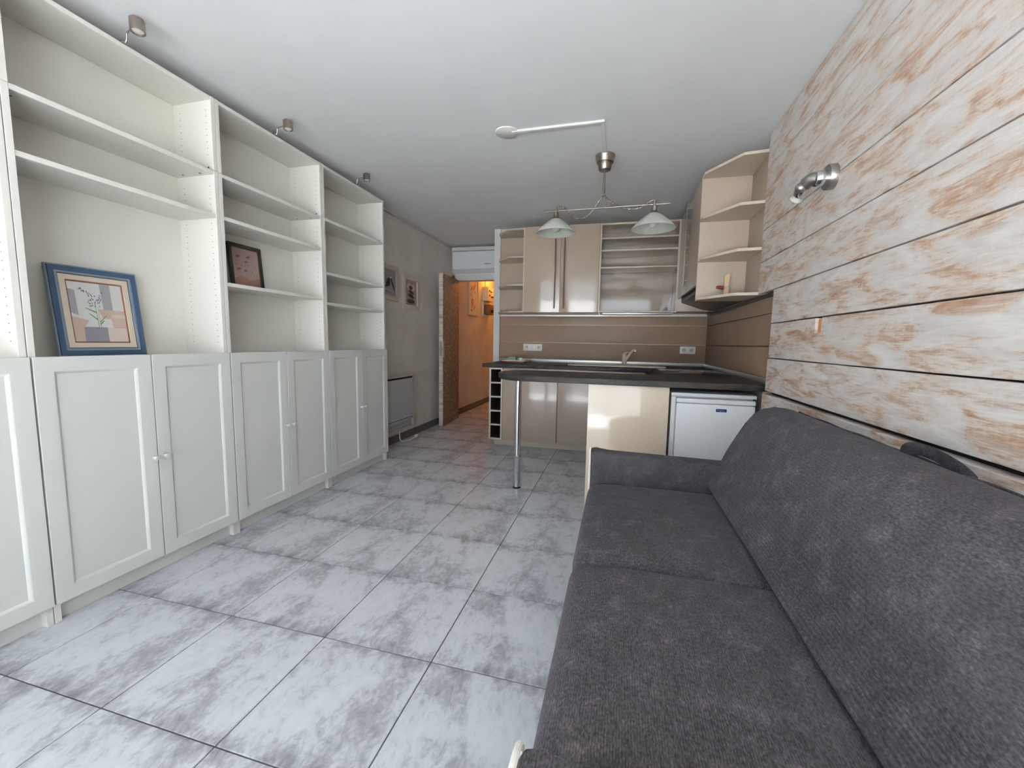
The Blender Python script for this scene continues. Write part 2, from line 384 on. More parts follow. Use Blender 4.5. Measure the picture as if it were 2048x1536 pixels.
# doorway wall above the opening
dw = struct(MB().box(XHL, XHR, YD, YD+0.09, 2.10, ZC).build('wall_doorway', 'wall_plain'), 'wall above the hallway doorway')
struct(box('trim_1', 'jamb', None, -2.385, XHR, YD-0.02, YD+0.10, 2.02, 2.10), 'white lintel over the hallway doorway')
struct(box('trim_2', 'jamb', None, -2.39, -2.345, YD-0.02, YD+0.10, 0, 2.46), 'white door jamb')
struct(MB().box(XL, XL+0.028, 3.42, YD, ZC-0.028, ZC).build('trim_3', 'cornice', None, 0.008), 'thin ceiling cornice on the left wall')
# baseboards
struct(box('baseboard_left', 'baseboard', None, XL, XL+0.012, 3.43, YD-0.02, 0, 0.085))
struct(box('baseboard_hall', 'baseboard', None, XHL, XHL+0.012, YD+0.1, YH, 0, 0.085))

# window wall behind the camera
ww = struct(MB().box(XL, WIN['x0'], YW-0.2, YW, 0, ZC).box(WIN['x1'], XR, YW-0.2, YW, 0, ZC).box(WIN['x0'], WIN['x1'], YW-0.2, YW, WIN['z1'], ZC).build('wall_front', 'wall_plain'), 'window wall behind the viewer')
w1 = struct(MB().box(WIN['x0'], WIN['x0']+.05, YW-.16, YW-.10, .03, WIN['z1']).box(WIN['x1']-.05, WIN['x1'], YW-.16, YW-.10, .03, WIN['z1']).box(WIN['x0']+.05, WIN['x1']-.05, YW-.16, YW-.10, WIN['z1']-.05, WIN['z1']).box(WIN['x0']+.05, WIN['x1']-.05, YW-.16, YW-.10, 0.0, .05).box(-.68, -.62, YW-.16, YW-.10, .05, WIN['z1']-.05).build('window_1', 'unit'), 'white sliding patio window')
for a, b_ in ((WIN['x0']+.05, -.68), (-.62, WIN['x1']-.05)):
    box('pane', 'glass', w1, a, b_, YW-.133, YW-.129, .05, WIN['z1']-.05)

struct(box('floor_bounce', 'bounce_ground', None, -9, 8, -12, YW-0.2, -0.12, -0.02), 'unseen pale ground added outside the patio window to bounce sunlight inside')  # unseen ground, added to throw sunlight up onto the ceiling
# planks on the right wall
PX = 0.868
ZJ = [0.884, 1.083, 1.287, 1.488, 1.688, 1.890, 2.096, 2.275, ZC-0.002]
struct(box('trim_4', 'black', None, XR-0.028, XR-0.0, YW+.005, 2.74, 0.3, 1.48), 'black sheet behind the planks that shades their gaps')  # this sheet and the next put black shade into the plank gaps
struct(box('trim_5', 'black', None, XR-0.028, XR-0.0, YW+.005, 3.02, 1.495, ZC-0.005), 'black sheet behind the upper planks that shades their gaps')
def plank(z0, z1, y0, y1, x0=PX, notch=None, g=0.003, wob=0.0007):
    # polygon in (y,z), slightly wavy edges, extruded in x
    n = 14; bot = []; top = []
    for k in range(n+1):
        y = y0+(y1-y0)*k/n
        bot.append([y, z0+g+random.uniform(-wob, wob)]); top.append([y, z1-g+random.uniform(-wob, wob)])
    if notch:
        a, b2, zb = notch; new = []
        for p in top:
            if a-0.03 < p[0] < b2+0.03: continue
            new.append(p)
        i = next(k for k, p in enumerate(new) if p[0] > b2)
        top = new[:i]+[[a, z1-g], [a, zb], [b2, zb], [b2, z1-g]]+new[i:]
    poly = bot+top[::-1]; yc, zc = (y0+y1)/2, (z0+z1)/2
    poly = [(p[0]-yc, p[1]-zc) for p in poly]
    pr = random.uniform(-0.0025, 0.0015)
    o = MB().prism(poly, x0+pr, XR-0.028, 'x').build('plank', 'plank', wr, 0.0011, 1, off=(0, 0, 0))
    o.location = (0, yc, zc)
    return o
for k in range(8):
    y1 = 2.757 if k < 3 else 3.035
    gap = [0.006, 0.0045, 0.007, 0.0045, 0.005, 0.0032, 0.0022, 0.0022][k]
    plank(ZJ[k], ZJ[k+1], YW+0.005, y1, notch=(2.125, 2.185, 1.216) if k == 1 else None, g=gap*0.5)
box('plank_core', 'plank_edge', wr, PX+0.014, XR-0.030, 2.120, 2.190, 1.21, 1.279)
plank(0.66, 0.872, YW+0.005, 2.757, x0=PX-0.016); plank(0.44, 0.66, YW+0.005, 2.757, x0=PX-0.016); plank(0.2, 0.44, YW+0.005, 2.757, x0=PX-0.016)

# kitchen splashback panels
for k, (a, b_) in enumerate(((0.955, 1.149), (1.155, 1.356), (1.362, 1.463))):
    box('splash_panel', 'splash', wb, -1.425, XR, YK-0.012, YK, a, b_, 0.001)
    box('splash_panel', 'splash', wr, XR-0.012, XR, 2.76, YK-0.012, a, b_, 0.001)
for z in (1.149, 1.356):
    box('joint_strip', 'alu_dull', wb, -1.425, XR-0.012, YK-0.0145, YK, z, z+0.006)
    box('joint_strip', 'strip_dark', wr, XR-0.0145, XR, 2.76, YK-0.0125, z, z+0.006)
box('top_strip', 'alu', wb, -1.425, XR-0.012, YK-0.018, YK, 1.463, 1.475)
box('top_strip', 'strip_dark', wr, XR-0.022, XR, 2.76, YK-0.012, 1.463, 1.487)
box('upstand', 'alu', wb, -1.43, XR-0.02, YK-0.022, YK, ZT, ZT+0.038, 0.003)
box('upstand', 'alu', wr, XR-0.022, XR, 2.80, YK, ZT, ZT+0.038, 0.003)
struct(box('trim_6', 'jamb', None, -1.50, -1.425, YK-0.03, YK, 0, ZC), 'white vertical end board of the kitchen wall')
# ------------------------------------------------------------------ bookcases
XF = -2.1232; BW = 0.80306; YB3 = 3.4188; HB = 2.4022
def door_mesh(y0, y1, z0, z1, xa, xb):
    """frame of a shaker-type door: flat rails, sloping inner bevel; panel is a separate part"""
    fw_, bv, rec = 0.056, 0.011, 0.0085
    b = MB()
    O = [(y0, z0), (y1, z0), (y1, z1), (y0, z1)]
    I = [(y0+fw_, z0+fw_), (y1-fw_, z0+fw_), (y1-fw_, z1-fw_), (y0+fw_, z1-fw_)]
    J = [(y0+fw_+bv, z0+fw_+bv), (y1-fw_-bv, z0+fw_+bv), (y1-fw_-bv, z1-fw_-bv), (y0+fw_+bv, z1-fw_-bv)]
    vs = [(xb,)+p for p in O]+[(xb,)+p for p in I]+[(xb-rec,)+p for p in J]+[(xa,)+p for p in O]+[(xa,)+p for p in J]
    fs = []
    for i in range(4):
        j = (i+1) % 4
        fs += [(i, j, 4+j, 4+i), (4+i, 4+j, 8+j, 8+i), (i, 12+i, 12+j, j), (12+i, 16+i, 16+j, 12+j), (16+i, 8+i, 8+j, 16+j)]
    b.add(vs, fs); return b, (y0+fw_+bv, y1-fw_-bv, z0+fw_+bv, z1-fw_-bv)
ZDT, ZDB = 1.0616, 0.082
def bookcase(k, label, shelves):
    y1 = YB3-(3-k)*BW-0.0015; y0 = y1-BW+0.003
    t = thing('bookcase', label, 'bookcase', (XF, (y0+y1)/2, 0), 'white bookcases along the left wall')
    th = 0.021; zj = 2.030
    for (a, b_) in ((y0, y0+th), (y1-th, y1)):
        box('side', 'carcass', t, -2.386, XF, a, b_, 0, zj-0.0008, 0.001, seg=1)
        box('extension_side', 'carcass', t, -2.386, XF, a, b_, zj+0.0008, HB, 0.001, seg=1)
    box('back_panel', 'back', t, -2.3865, -2.380, y0+th, y1-th, 0.05, HB-0.02)
    box('top', 'carcass', t, -2.380, XF-0.002, y0+th, y1-th, HB-0.02, HB-0.001, 0.001, seg=1)
    for z in shelves + [1.050, 0.100]:
        box('shelf', 'carcass', t, -2.380, XF-0.003, y0+th+.0005, y1-th-.0005, z-0.0205, z, 0.001, seg=1)
    box('plinth', 'white', t, XF-0.045, XF-0.028, y0+th, y1-th, 0, 0.079)
    # peg holes in the sides (two columns on each inside face)
    pb = MB(); 
    for (yy, s) in ((y0+th+0.0004, 1), (y1-th-0.0004, -1)):
        for xx in (XF-0.035, -2.38+0.045):
            z = 1.12
            while z < 2.36:
                if abs(z-2.03) > 0.06 and all(abs(z-(q-0.01)) > 0.016 for q in shelves):
                    pb.lathe([(0.0026, 0), (0.0026, 0.0003)], (xx, yy, z), (0, s, 0), 6)
                z += 0.032
    pb.build('peg_holes', 'hole', t)['kind'] = 'stuff'
    for (yy, s) in ((y0+th+0.0004, 1), (y1-th-0.0004, -1)):
        MB().lathe([(0.0055, 0), (0.0055, 0.0006)], (XF-0.035, yy, 2.046), (0, s, 0), 10).build('cam_cover', 'camcap', t)
    for yy in (y0+th+0.03, y1-th-0.03):
        for xx in (XF-0.06, -2.30): MB().lathe([(0.006, 0), (0.006, 0.0006)], (xx, yy, 2.0090), (0, 0, -1), 10).build('cam_cover', 'camcap', t)
    ym = (y0+y1)/2
    for (a, b_, ky) in ((y0+0.002, ym-0.0022, ym-0.022), (ym+0.0022, y1-0.002, ym+0.022)):
        bm_, pr = door_mesh(a, b_, ZDB, ZDT, XF+0.001, XF+0.019)
        d = bm_.build('door', 'white', t, 0.0008, 1)
        box('panel', 'white', d, XF+0.004, XF+0.0106, pr[0]-0.002, pr[1]+0.002, pr[2]-0.002, pr[3]+0.002)
        MB().lathe([(0.0055, 0), (0.0055, 0.010), (0.0085, 0.014), (0.0105, 0.026), (0.0095, 0.031), (0.002, 0.032)], (XF+0.0185, ky, 0.576), (1, 0, 0), 14).build('knob', 'white', d, smooth=True)
    return t
bookcase(0, 'white bookcase cut off at the left edge of the photo', [2.030, 1.805])
bookcase(1, 'white bookcase with two shelves holding the blue framed picture', [2.030, 1.805])
bookcase(2, 'white bookcase with three shelves holding the small dark framed picture', [2.030, 1.808, 1.452])
bookcase(3, 'empty white bookcase nearest the radiator, farthest from the viewer', [2.032, 1.646, 1.422])

# spot lamps on the bookcases
for k, lab in ((1, 'nickel clip spot lamp on the bookcase with the blue picture, largest of three'), (2, 'nickel clip spot lamp on the bookcase with the dark picture, middle of three'), (3, 'nickel clip spot lamp on the farthest bookcase, smallest of three')):
    yc = YB3-(3-k)*BW-BW/2
    t = thing('spot_lamp', lab, 'lamp', (XF, yc, HB), 'spot lamps on the bookcases')
    box('base', 'steel', t, XF-0.10, XF+0.002, yc-0.016, yc+0.016, HB+0.0, HB+0.008, 0.002)
    pa = [(XF-0.03, yc, HB+.006), (XF-0.012, yc, HB+0.008), (XF+0.004, yc, HB+0.004), (XF+0.010, yc, HB+0.014), (XF+0.012, yc, HB+0.034), (XF+0.018, yc-.002, HB+0.042), (XF+0.05, yc-.01, HB+0.042), (XF+0.095, yc-.022, HB+0.038)]
    MB().tube(pa, 0.0036, 10).build('arm', 'chrome', t, smooth=True)
    c = (XF+0.118, yc-0.028, HB+0.033); ax = (0.10, -0.05, -1)
    h = MB().lathe([(0.006, -0.026), (0.0245, -0.026), (0.0265, -0.023), (0.0265, 0.024), (0.0245, 0.026), (0.0225, 0.025), (0.021, 0.018)], c, ax, 24).build('head', 'steel_dark', t, smooth=True)
    MB().lathe([(0.021, 0.0185), (0.014, 0.0205), (0.006, 0.023), (0.001, 0.0235)], c, ax, 20, cap=False).build('lens', 'plastic', h, smooth=True)

# ------------------------------------------------------------------ pictures
def picture(name, label, loc, w, h, bands, prints, rot=(0, 0, 0), depth=0.02, cat='picture'):
    """local frame: x out of the picture, y along its width, z up; bands = [(width, material, proud)]"""
    t = thing(name, label, cat, loc, world=False); t.rotation_euler = rot
    a = 0.0
    for i, (bwid, mt, pr) in enumerate(bands):
        y0, y1, z0, z1 = -w/2+a, w/2-a, a, h-a; q = bwid
        # mitred band
        for p, n_ in (((y0, z0), 0), ((y1, z0), 1), ((y1, z1), 2), ((y0, z1), 3)):
            pass
        O = [(y0, z0), (y1, z0), (y1, z1), (y0, z1)]; I = [(y0+q, z0+q), (y1-q, z0+q), (y1-q, z1-q), (y0+q, z1-q)]
        b = MB(); vs = [(0,)+p for p in O]+[(0,)+p for p in I]+[(pr,)+p for p in O]+[(pr,)+p for p in I]; fs = []
        for k in range(4):
            j = (k+1) % 4
            fs += [(k, j, 4+j, 4+k), (8+k, 12+k, 12+j, 8+j), (k, 8+k, 8+j, j), (4+k, 4+j, 12+j, 12+k)]
        b.add(vs, fs).build('frame' if i == 0 else 'frame_moulding', mt, t, 0.0012, 1)
        a += q
    iw, ih = w-2*a, h-2*a
    pm = [x for x in prints]; b = MB(); mats = []
    def mi(nm):
        if nm not in mats: mats.append(nm)
        return mats.index(nm)
    b.box(0.001, 0.006, -iw/2-0.002, iw/2+0.002, a-0.002, h-a+0.002, mi(pm[0]))
    x = 0.0062
    for (mt, poly) in pm[1:]:
        b.add([(x, -iw/2+u*iw, a+v*ih) for u, v in poly], [list(range(len(poly)))], mi(mt)); x += 0.00006
    b.build('print', mats, t)
    return t
def ell(u, v, a, b, n=14, rot=0):
    return [(u+a*math.cos(2*PI*k/n)*math.cos(rot)-b*math.sin(2*PI*k/n)*math.sin(rot), v+a*math.cos(2*PI*k/n)*math.sin(rot)+b*math.sin(2*PI*k/n)*math.cos(rot)) for k in range(n)]
def stroke(p, q, w):
    dx, dy = q[0]-p[0], q[1]-p[1]; L = math.hypot(dx, dy); nx, ny = -dy/L*w/2, dx/L*w/2
    return [(p[0]+nx, p[1]+ny), (p[0]-nx, p[1]-ny), (q[0]-nx*.5, q[1]-ny*.5), (q[0]+nx*.5, q[1]+ny*.5)]
R = random.Random(3)
lav = ['p_paper', ('p_lav', [(0, .48), (.13, .44), (.12, .86), (0, .88)]), ('p_rose', [(0, 0), (.22, 0), (.22, .26), (.30, .36), (0, .42)]), ('p_lav', [(.60, .55), (.78, .55), (.78, 1), (.58, 1)]),
       ('p_lav2', [(.18, 0), (.62, 0), (.62, .25), (.19, .25)]), ('p_rose2', [(.62, 0), (1, 0), (1, .25), (.62, .24)]), ('p_rose', [(.74, .24), (1, .24), (1, .55), (.5, .56), (.56, .40), (.72, .40)]), ('p_rose2', [(.74, .42), (1, .42), (1, .48), (.73, .48)]),
       ('p_green', stroke((.47, .25), (.45, .64), .014)), ('p_green', stroke((.50, .25), (.50, .6), .01)), ('p_green', stroke((.46, .50), (.27, .57), .03)), ('p_green', stroke((.46, .38), (.32, .48), .03)), ('p_green', stroke((.50, .34), (.64, .46), .02)), ('p_green', stroke((.5, .3), (.58, .37), .03))]
for k in range(46):
    a = R.random()
    if k < 18: u, v = .18+.28*a+R.uniform(-.03, .03), .90-.16*a+R.uniform(-.03, .03)
    elif k < 34: u, v = .42+R.uniform(-.11, .11), .66+R.uniform(-.06, .06)
    else: u, v = .46+.16*a+R.uniform(-.02, .02), .62+.24*a+R.uniform(-.05, .05)
    lav.append(('p_violet' if k % 2 else 'p_lav2', ell(u, v, .016, .011, 6, a*3)))
picture('framed_picture', 'blue and cream framed lavender painting leaning in the bookcase', (-2.312, 1.358, 1.0505), 0.335, 0.40,
        [(0.006, 'frame_blue_pale', 0.016), (0.020, 'frame_blue', 0.020), (0.010, 'frame_blue_pale', 0.017), (0.003, 'frame_dark', 0.012), (0.022, 'frame_cream', 0.014), (0.006, 'frame_brown', 0.009)], lav, (0, -0.118, 0))
pop = ['p_pink', ('p_pink2', [(0, 0), (1, 0), (1, .25), (.6, .18), (.3, .28), (0, .16)])]
for (u, v) in ((.22, .78), (.62, .80), (.52, .66), (.22, .44), (.48, .42)):
    pop.append(('p_red', ell(u, v, .085, .032, 10, .2))); pop.append(('p_pink2', stroke((u, v-.03), (u+.06, .05), .008)))
for (u, v) in ((.14, .58), (.32, .58), (.58, .60), (.84, .58), (.72, .44), (.46, .58)): pop.append(('p_stone', stroke((u, v), (u+.01, v-.06), .03)))
picture('framed_picture', 'small dark framed poppy print leaning on a bookcase shelf', (-2.345, 2.168, 1.4525), 0.24, 0.285, [(0.022, 'frame_dark', 0.016), (0.003, 'frame_brown', 0.010)], pop, (0, -0.09, 0))
orch = ['p_grey', ('p_lav', [(0, 0), (1, 0), (1, .22), (0, .3)]), ('p_black', [(.30, .30), (.42, .62), (.56, .72), (.62, .62), (.60, .40), (.45, .34)]), ('p_black', [(.62, .74), (.72, .66), (.86, .42), (.97, .06), (.80, .34), (.66, .58)]), ('p_paper', ell(.64, .72, .09, .04)), ('p_black', ell(.62, .76, .03, .03)), ('p_stone', stroke((.32, .16), (.7, .10), .03))]
picture('framed_picture', 'pale framed black orchid print beside the farthest bookcase', (XL+0.001, 3.905, 1.572), 0.40, 0.365, [(0.045, 'frame_pale', 0.018), (0.004, 'frame_cream', 0.012)], orch)
zen = ['p_pink', ('p_grey', [(0, 0), (1, 0), (1, .16), (0, .2)]), ('p_petal', ell(.36, .74, .2, .14)), ('p_petal', ell(.68, .72, .18, .14)), ('p_crim', ell(.50, .70, .16, .09)), ('p_stone', ell(.53, .53, .21, .06, 14, -.2)), ('p_black', ell(.56, .50, .20, .04, 14, -.2)), ('p_stone', ell(.48, .38, .25, .08, 14, -.1)), ('p_black', ell(.55, .36, .22, .06, 14, -.3)), ('p_stone', ell(.50, .16, .33, .09)), ('p_black', ell(.52, .12, .31, .055))]
picture('framed_picture', 'pale framed print of stacked pebbles on the left wall', (XL+0.001, 4.385, 1.508), 0.385, 0.388, [(0.050, 'frame_cream', 0.024), (0.004, 'frame_pale', 0.012)], zen)
flo = ['p_paper']
for k in range(26): 
    u, v = .5+R.uniform(-.25, .25), R.uniform(.1, .92); flo.append(('p_orange', ell(u, v, .08, .03, 8, R.uniform(0, 3))))
picture('framed_picture', 'narrow framed orange floral print in the hallway', (XHL+0.001, 6.58, 1.585), 0.46, 0.60, [(0.02, 'frame_cream', 0.02)], flo)

# ------------------------------------------------------------------ radiator
t = thing('radiator', 'white electric panel radiator on the left wall by the door', 'radiator', (XL, 4.05, 0.13))
MB().box(-2.355, -2.318, 3.70, 4.335, 0.235, 0.748).build('body', 'radiator', t, 0.012, 3)
box('top_grille', 'black', t, -2.35, -2.3165, 3.72, 4.285, 0.718, 0.738)
box('bottom_grille', 'black', t, -2.35, -2.3168, 3.72, 4.29, 0.262, 0.268)
box('wall_bracket', 'radiator', t, XL, -2.355, 3.71, 4.325, 0.15, 0.72, 0.004)
box('lower_rail', 'radiator', t, -2.375, -2.335, 3.70, 4.33, 0.130, 0.160, 0.004)
box('lower_rail', 'radiator', t, -2.37, -2.345, 3.70, 4.33, 0.188, 0.198)
box('end_bracket', 'radiator', t, -2.378, -2.325, 4.325, 4.335, 0.13, 0.26)
box('logo', 'strip_dark', t, -2.3182, -2.3172, 4.24, 4.275, 0.292, 0.298)
MB().tube([(-2.34, 4.03, 0.135), (-2.34, 4.03, 0.08), (-2.335, 4.03, 0.04), (-2.325, 4.04, 0.015), (-2.31, 4.08, 0.007), (-2.30, 4.14, 0.007), (-2.29, 4.21, 0.007), (-2.285, 4.27, 0.010), (-2.285, 4.30, 0.022)], 0.0055, 8).build('power_cord', 'plastic', t, smooth=True)
MB().lathe([(0.012, 0), (0.019, 0.006), (0.020, 0.035), (0.010, 0.05)], (-2.285, 4.29, 0.022), (0.1, 1, 0.12), 14).build('plug', 'plastic', t, smooth=True)

# ------------------------------------------------------------------ hallway door (open)
d1 = bpy.data.objects.new('door_1', None); COL.objects.link(d1); d1.location = (-2.325, 5.625, 0); d1['kind'] = 'structure'; d1['label'] = 'brown wiped wooden door standing open along the left wall'; d1['_base'] = (0.0, 0.0, 0.0)
d1.rotation_euler = (0, 0, math.atan2(0.045, 0.67))   # leaf runs toward -y
DL = 0.672
box('leaf', 'door', d1, 0.0, 0.044, -DL, 0, 0.012, 2.02, 0.002)
box('leaf_edge', 'plank', d1, -0.004, 0.048, -DL-0.006, -DL, 0.012, 2.02, 0.001)
box('leaf_edge', 'jamb', d1, -0.006, 0.004, -DL-0.0058, -0.01, 0.012, 2.02, 0.001)
box('handle_plate', 'steel', d1, 0.044, 0.048, -DL+0.025, -DL+0.062, 0.93, 1.15, 0.002)
box('lock_face', 'steel', d1, 0.008, 0.036, -DL-0.008, -DL-0.005, 0.95, 1.14)
MB().tube([(0.046, -DL+0.044, 1.08), (0.085, -DL+0.044, 1.08), (0.092, -DL+0.055, 1.08), (0.092, -DL+0.15, 1.076)], 0.008, 10).build('handle', 'steel', d1, smooth=True)
MB().tube([(0.0, -DL+0.044, 1.08), (-0.035, -DL+0.044, 1.08), (-0.042, -DL+0.055, 1.08), (-0.042, -DL+0.13, 1.076)], 0.008, 10).build('handle', 'steel', d1, smooth=True)

# overhead unit above the doorway
t = thing('overhead_unit', 'white boxed unit mounted above the hallway doorway', 'wall unit', (-1.93, YD, 2.10))
MB().prism([(5.52, 2.165), (5.52, 2.405), (5.635, 2.405), (5.635, 2.12), (5.60, 2.115)], -2.34, -1.505, 'x').build('body', 'unit', t, 0.006)
box('slot', 'strip_dark', t, -1.86, -1.77, 5.517, 5.521, 2.225, 2.232)
box('top_shelf', 'cornice', t, -2.345, -1.505, 5.50, 5.638, 2.41, 2.46, 0.003)

# hallway electrical box
t = thing('electrical_box', 'cream electrical box with meter on the hallway wall', 'fuse box', (XHL, 7.2, 1.62))
b = box('cover', 'hallbox', t, XHL, XHL+0.11, 7.06, 7.40, 1.88, 2.13, 0.008)
for (a, z) in ((7.12, 2.05), (7.22, 2.04), (7.13, 1.97), (7.24, 1.95), (7.32, 1.96)): box('breaker', 'black', b, XHL+0.11, XHL+0.116, a, a+0.06, z, z+0.025)
box('mounting_board', 'unit', t, XHL, XHL+0.03, 7.06, 7.42, 1.62, 1.87, 0.003)
box('meter', 'hallbox_dark', t, XHL+0.03, XHL+0.13, 7.08, 7.36, 1.64, 1.82, 0.006)
box('meter_knob', 'black', t, XHL+0.13, XHL+0.16, 7.2, 7.26, 1.68, 1.73, 0.004)
box('cable_duct', 'hallbox', t, XHL, XHL+0.02, 7.20, 7.225, 2.13, 2.48)
t = thing('wall_socket', 'small socket low on the hallway wall above the skirting', 'socket', (XHL, 6.985, 0.25))
box('plate', 'plastic', t, XHL+0.0005, XHL+0.010, 6.95, 7.02, 0.25, 0.32, 0.002)
MB().lathe([(0.021, 0), (0.021, 0.0015), (0.017, 0.0015), (0.016, 0.0005), (0.001, 0.0005)], (XHL+0.0102, 6.985, 0.285), (1, 0, 0), 20).build('socket', 'socket', t, smooth=True)
# ------------------------------------------------------------------ kitchen: base run
WT = [(-1.43, 4.195), (0.315, 4.195), (0.315, 3.395), (-0.778, 3.395), (-0.850, 3.345), (-0.900, 3.25), (-0.915, 3.13), (-0.895, 3.02), (-0.845, 2.92), (-0.775, 2.84), (-0.700, 2.795), (XR-0.001, 2.795), (XR-0.001, YK-0.001), (-1.43, YK-0.001)]
tag(MB().prism(WT, 0.875, ZT).build('worktop', 'worktop', None, 0.003, 2), 'dark stone-look worktop running from the sink round to the bar', 'worktop')
YF = 4.222
def bar_handle(parent, p0, p1, out, r=0.0065, mt='handle_metal'):
    p0, p1, out = Vector(p0), Vector(p1), Vector(out); d = (p1-p0).normalized()
    MB().tube([p0+out, p1+out], r, 12).tube([p0+d*0.05, p0+d*0.05+out], r*0.8, 10).tube([p1-d*0.05, p1-d*0.05+out], r*0.8, 10).build('handle', mt, parent, smooth=True)
def base_cab(x0, x1, label):
    t = thing('base_cabinet', label, 'cabinet', ((x0+x1)/2, YF, 0.09), 'taupe base cabinets under the worktop')
    box('body', 'taupe_matt', t, x0+0.0005, x1-0.0005, YF, YK-0.03, 0.09, 0.872)
    box('door', 'taupe', t, x0+0.0030, x1-0.0030, YF-0.022, YF-0.003, 0.092, 0.862, 0.0015)
    return t
base_cab(-1.198, -0.602, 'wide taupe gloss base cabinet next to the bottle rack')
base_cab(-0.600, -0.142, 'taupe gloss base cabinet half hidden behind the chrome bar leg and cream panel')
base_cab(-0.140, 0.258, 'taupe gloss base cabinet under the sink hidden behind the bar')
tag(MB().box(-1.345+0.02, 0.33, 4.325, 4.34, 0, 0.0895).build('plinth', 'taupe_edge', None, 0.001), 'taupe plinth board below the base cabinets', 'plinth')
# bottle rack
t = thing('bottle_rack', 'narrow taupe bottle rack with five square cubbies', 'wine rack', (-1.27, YF, 0.085))
x0, x1 = -1.347, -1.1995
for (u, v) in ((x0, x0+0.018), (x1-0.018, x1)):
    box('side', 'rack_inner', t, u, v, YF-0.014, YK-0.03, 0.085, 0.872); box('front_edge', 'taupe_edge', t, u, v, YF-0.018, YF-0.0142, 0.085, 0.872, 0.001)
box('end_panel', 'taupe_edge', t, x0-0.002, x0, YF-0.018, YK-0.03, 0.085, 0.872)
for k in range(6):
    z = 0.085+k*(0.872-0.085-0.018)/5
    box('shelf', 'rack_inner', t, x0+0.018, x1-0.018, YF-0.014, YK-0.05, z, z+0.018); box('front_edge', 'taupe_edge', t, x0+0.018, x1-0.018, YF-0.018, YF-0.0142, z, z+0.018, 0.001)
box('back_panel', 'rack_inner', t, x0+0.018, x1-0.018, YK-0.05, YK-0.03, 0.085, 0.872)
# base cabinet under the hob (right run)
t = thing('base_cabinet', 'taupe base cabinet under the hob facing the back run', 'cabinet', (0.62, 3.8, 0.09))
box('body', 'taupe_matt', t, 0.355, XR-0.002, 3.42, 4.21, 0.0, 0.872); box('door', 'taupe', t, 0.335, 0.354, 3.44, 4.19, 0.092, 0.864, 0.0015)
# peninsula cabinet
t = thing('bar_cabinet', 'cream gloss bar cabinet panel beside the fridge', 'cabinet', (0.07, 2.83, 0))
box('front_panel', 'cream', t, -0.190, 0.333, 2.826, 2.845, 0.0, 0.8745, 0.0015)
box('side_panel', 'cream', t, -0.190, -0.171, 2.8455, 3.385, 0.0, 0.8745, 0.0015); box('side_panel', 'cream', t, 0.314, 0.333, 2.8455, 3.385, 0.0, 0.8745, 0.0015)
box('back_panel', 'taupe_matt', t, -0.171, 0.314, 3.366, 3.385, 0.0, 0.8745)
struct(box('trim_8', 'taupe_edge', None, 0.872, XR, 2.80, 2.82, 0, 0.8745), 'cream filler board right of the fridge')
struct(box('trim_9', 'black', None, 0.345, XR, 3.40, 3.415, 0, 0.8745), 'black sheet standing for the shade at the back of the fridge niche')  # niche shade painted as a black sheet behind the fridge
# bar leg
t = thing('support_post', 'chrome tube post holding up the bar end', 'post', (-0.74, 3.05, 0))
MB().lathe([(0.024, 0.012), (0.029, 0.014), (0.029, 0.245), (0.0305, 0.247), (0.0305, 0.262), (0.0245, 0.264)], (-0.74, 3.05, 0), (0, 0, 1), 28).build('foot_sleeve', 'chrome', t, smooth=True)
MB().lathe([(0.0245, 0.262), (0.0245, 0.868)], (-0.74, 3.05, 0), (0, 0, 1), 28).build('tube', 'chrome', t, smooth=True)
MB().lathe([(0.040, 0.866), (0.040, 0.8748)], (-0.74, 3.05, 0), (0, 0, 1), 28).build('top_plate', 'chrome', t, smooth=True)
MB().lathe([(0.030, 0.0005), (0.030, 0.012), (0.026, 0.0135)], (-0.74, 3.05, 0), (0, 0, 1), 28).build('foot_pad', 'black', t, smooth=True)
# fridge
t = thing('fridge', 'white undercounter fridge with blue badge under the bar', 'fridge', (0.605, 2.87, 0))
box('body', 'fridge', t, 0.356, 0.856, 2.925, 3.39, 0.015, 0.815, 0.004)
box('top', 'fridge', t, 0.351, 0.860, 2.868, 3.395, 0.815, 0.838, 0.004)
dr = box('door', 'fridge', t, 0.385, 0.857, 2.862, 2.920, 0.05, 0.770, 0.014, seg=4)
box('side_flange', 'fridge', t, 0.354, 0.383, 2.885, 2.924, 0.05, 0.812, 0.003)
box('control_band', 'fridge', t, 0.385, 0.857, 2.866, 2.920, 0.772, 0.803, 0.008, seg=3)
bd = box('badge', 'badge', dr, 0.626, 0.689, 2.8595, 2.8625, 0.7235, 0.7435, 0.002)
cu = bpy.data.curves.new('badge_text', 'FONT'); cu.body = 'Frigelux'; cu.size = 0.0155; cu.extrude = 0.0003; cu.align_x = 'CENTER'; cu.align_y = 'CENTER'
to = bpy.data.objects.new('badge_text', cu); COL.objects.link(to)
dg = bpy.context.evaluated_depsgraph_get(); me = bpy.data.meshes.new_from_object(to.evaluated_get(dg)); bpy.data.objects.remove(to)
to = bpy.data.objects.new('lettering', me); COL.objects.link(to); me.materials.clear(); me.materials.append(M['badge_text'])
to.parent = dr; to.location = Vector((0.6575, 2.859, 0.7335))-Vector(t.location); to.rotation_euler = (PI/2, 0, 0); to.scale = (1.0, 1, 1)
# hob
t = thing('hob', 'black glass hob set in the worktop by the right wall', 'hob', (0.62, 3.87, ZT))
box('glass', 'glass_black', t, 0.365, 0.885, 3.60, 4.14, ZT+0.0004, ZT+0.005, 0.0015)
for (x, y, r) in ((0.50, 3.75, .09), (.74, 3.74, .075), (.50, 4.0, .075), (.74, 4.0, .09)):
    MB().lathe([(r, 0), (r, 0.0004), (r-.004, 0.0004), (r-.004, 0)], (x, y, ZT+.005), (0, 0, 1), 32, cap=False).build('burner_ring', 'hood', t)
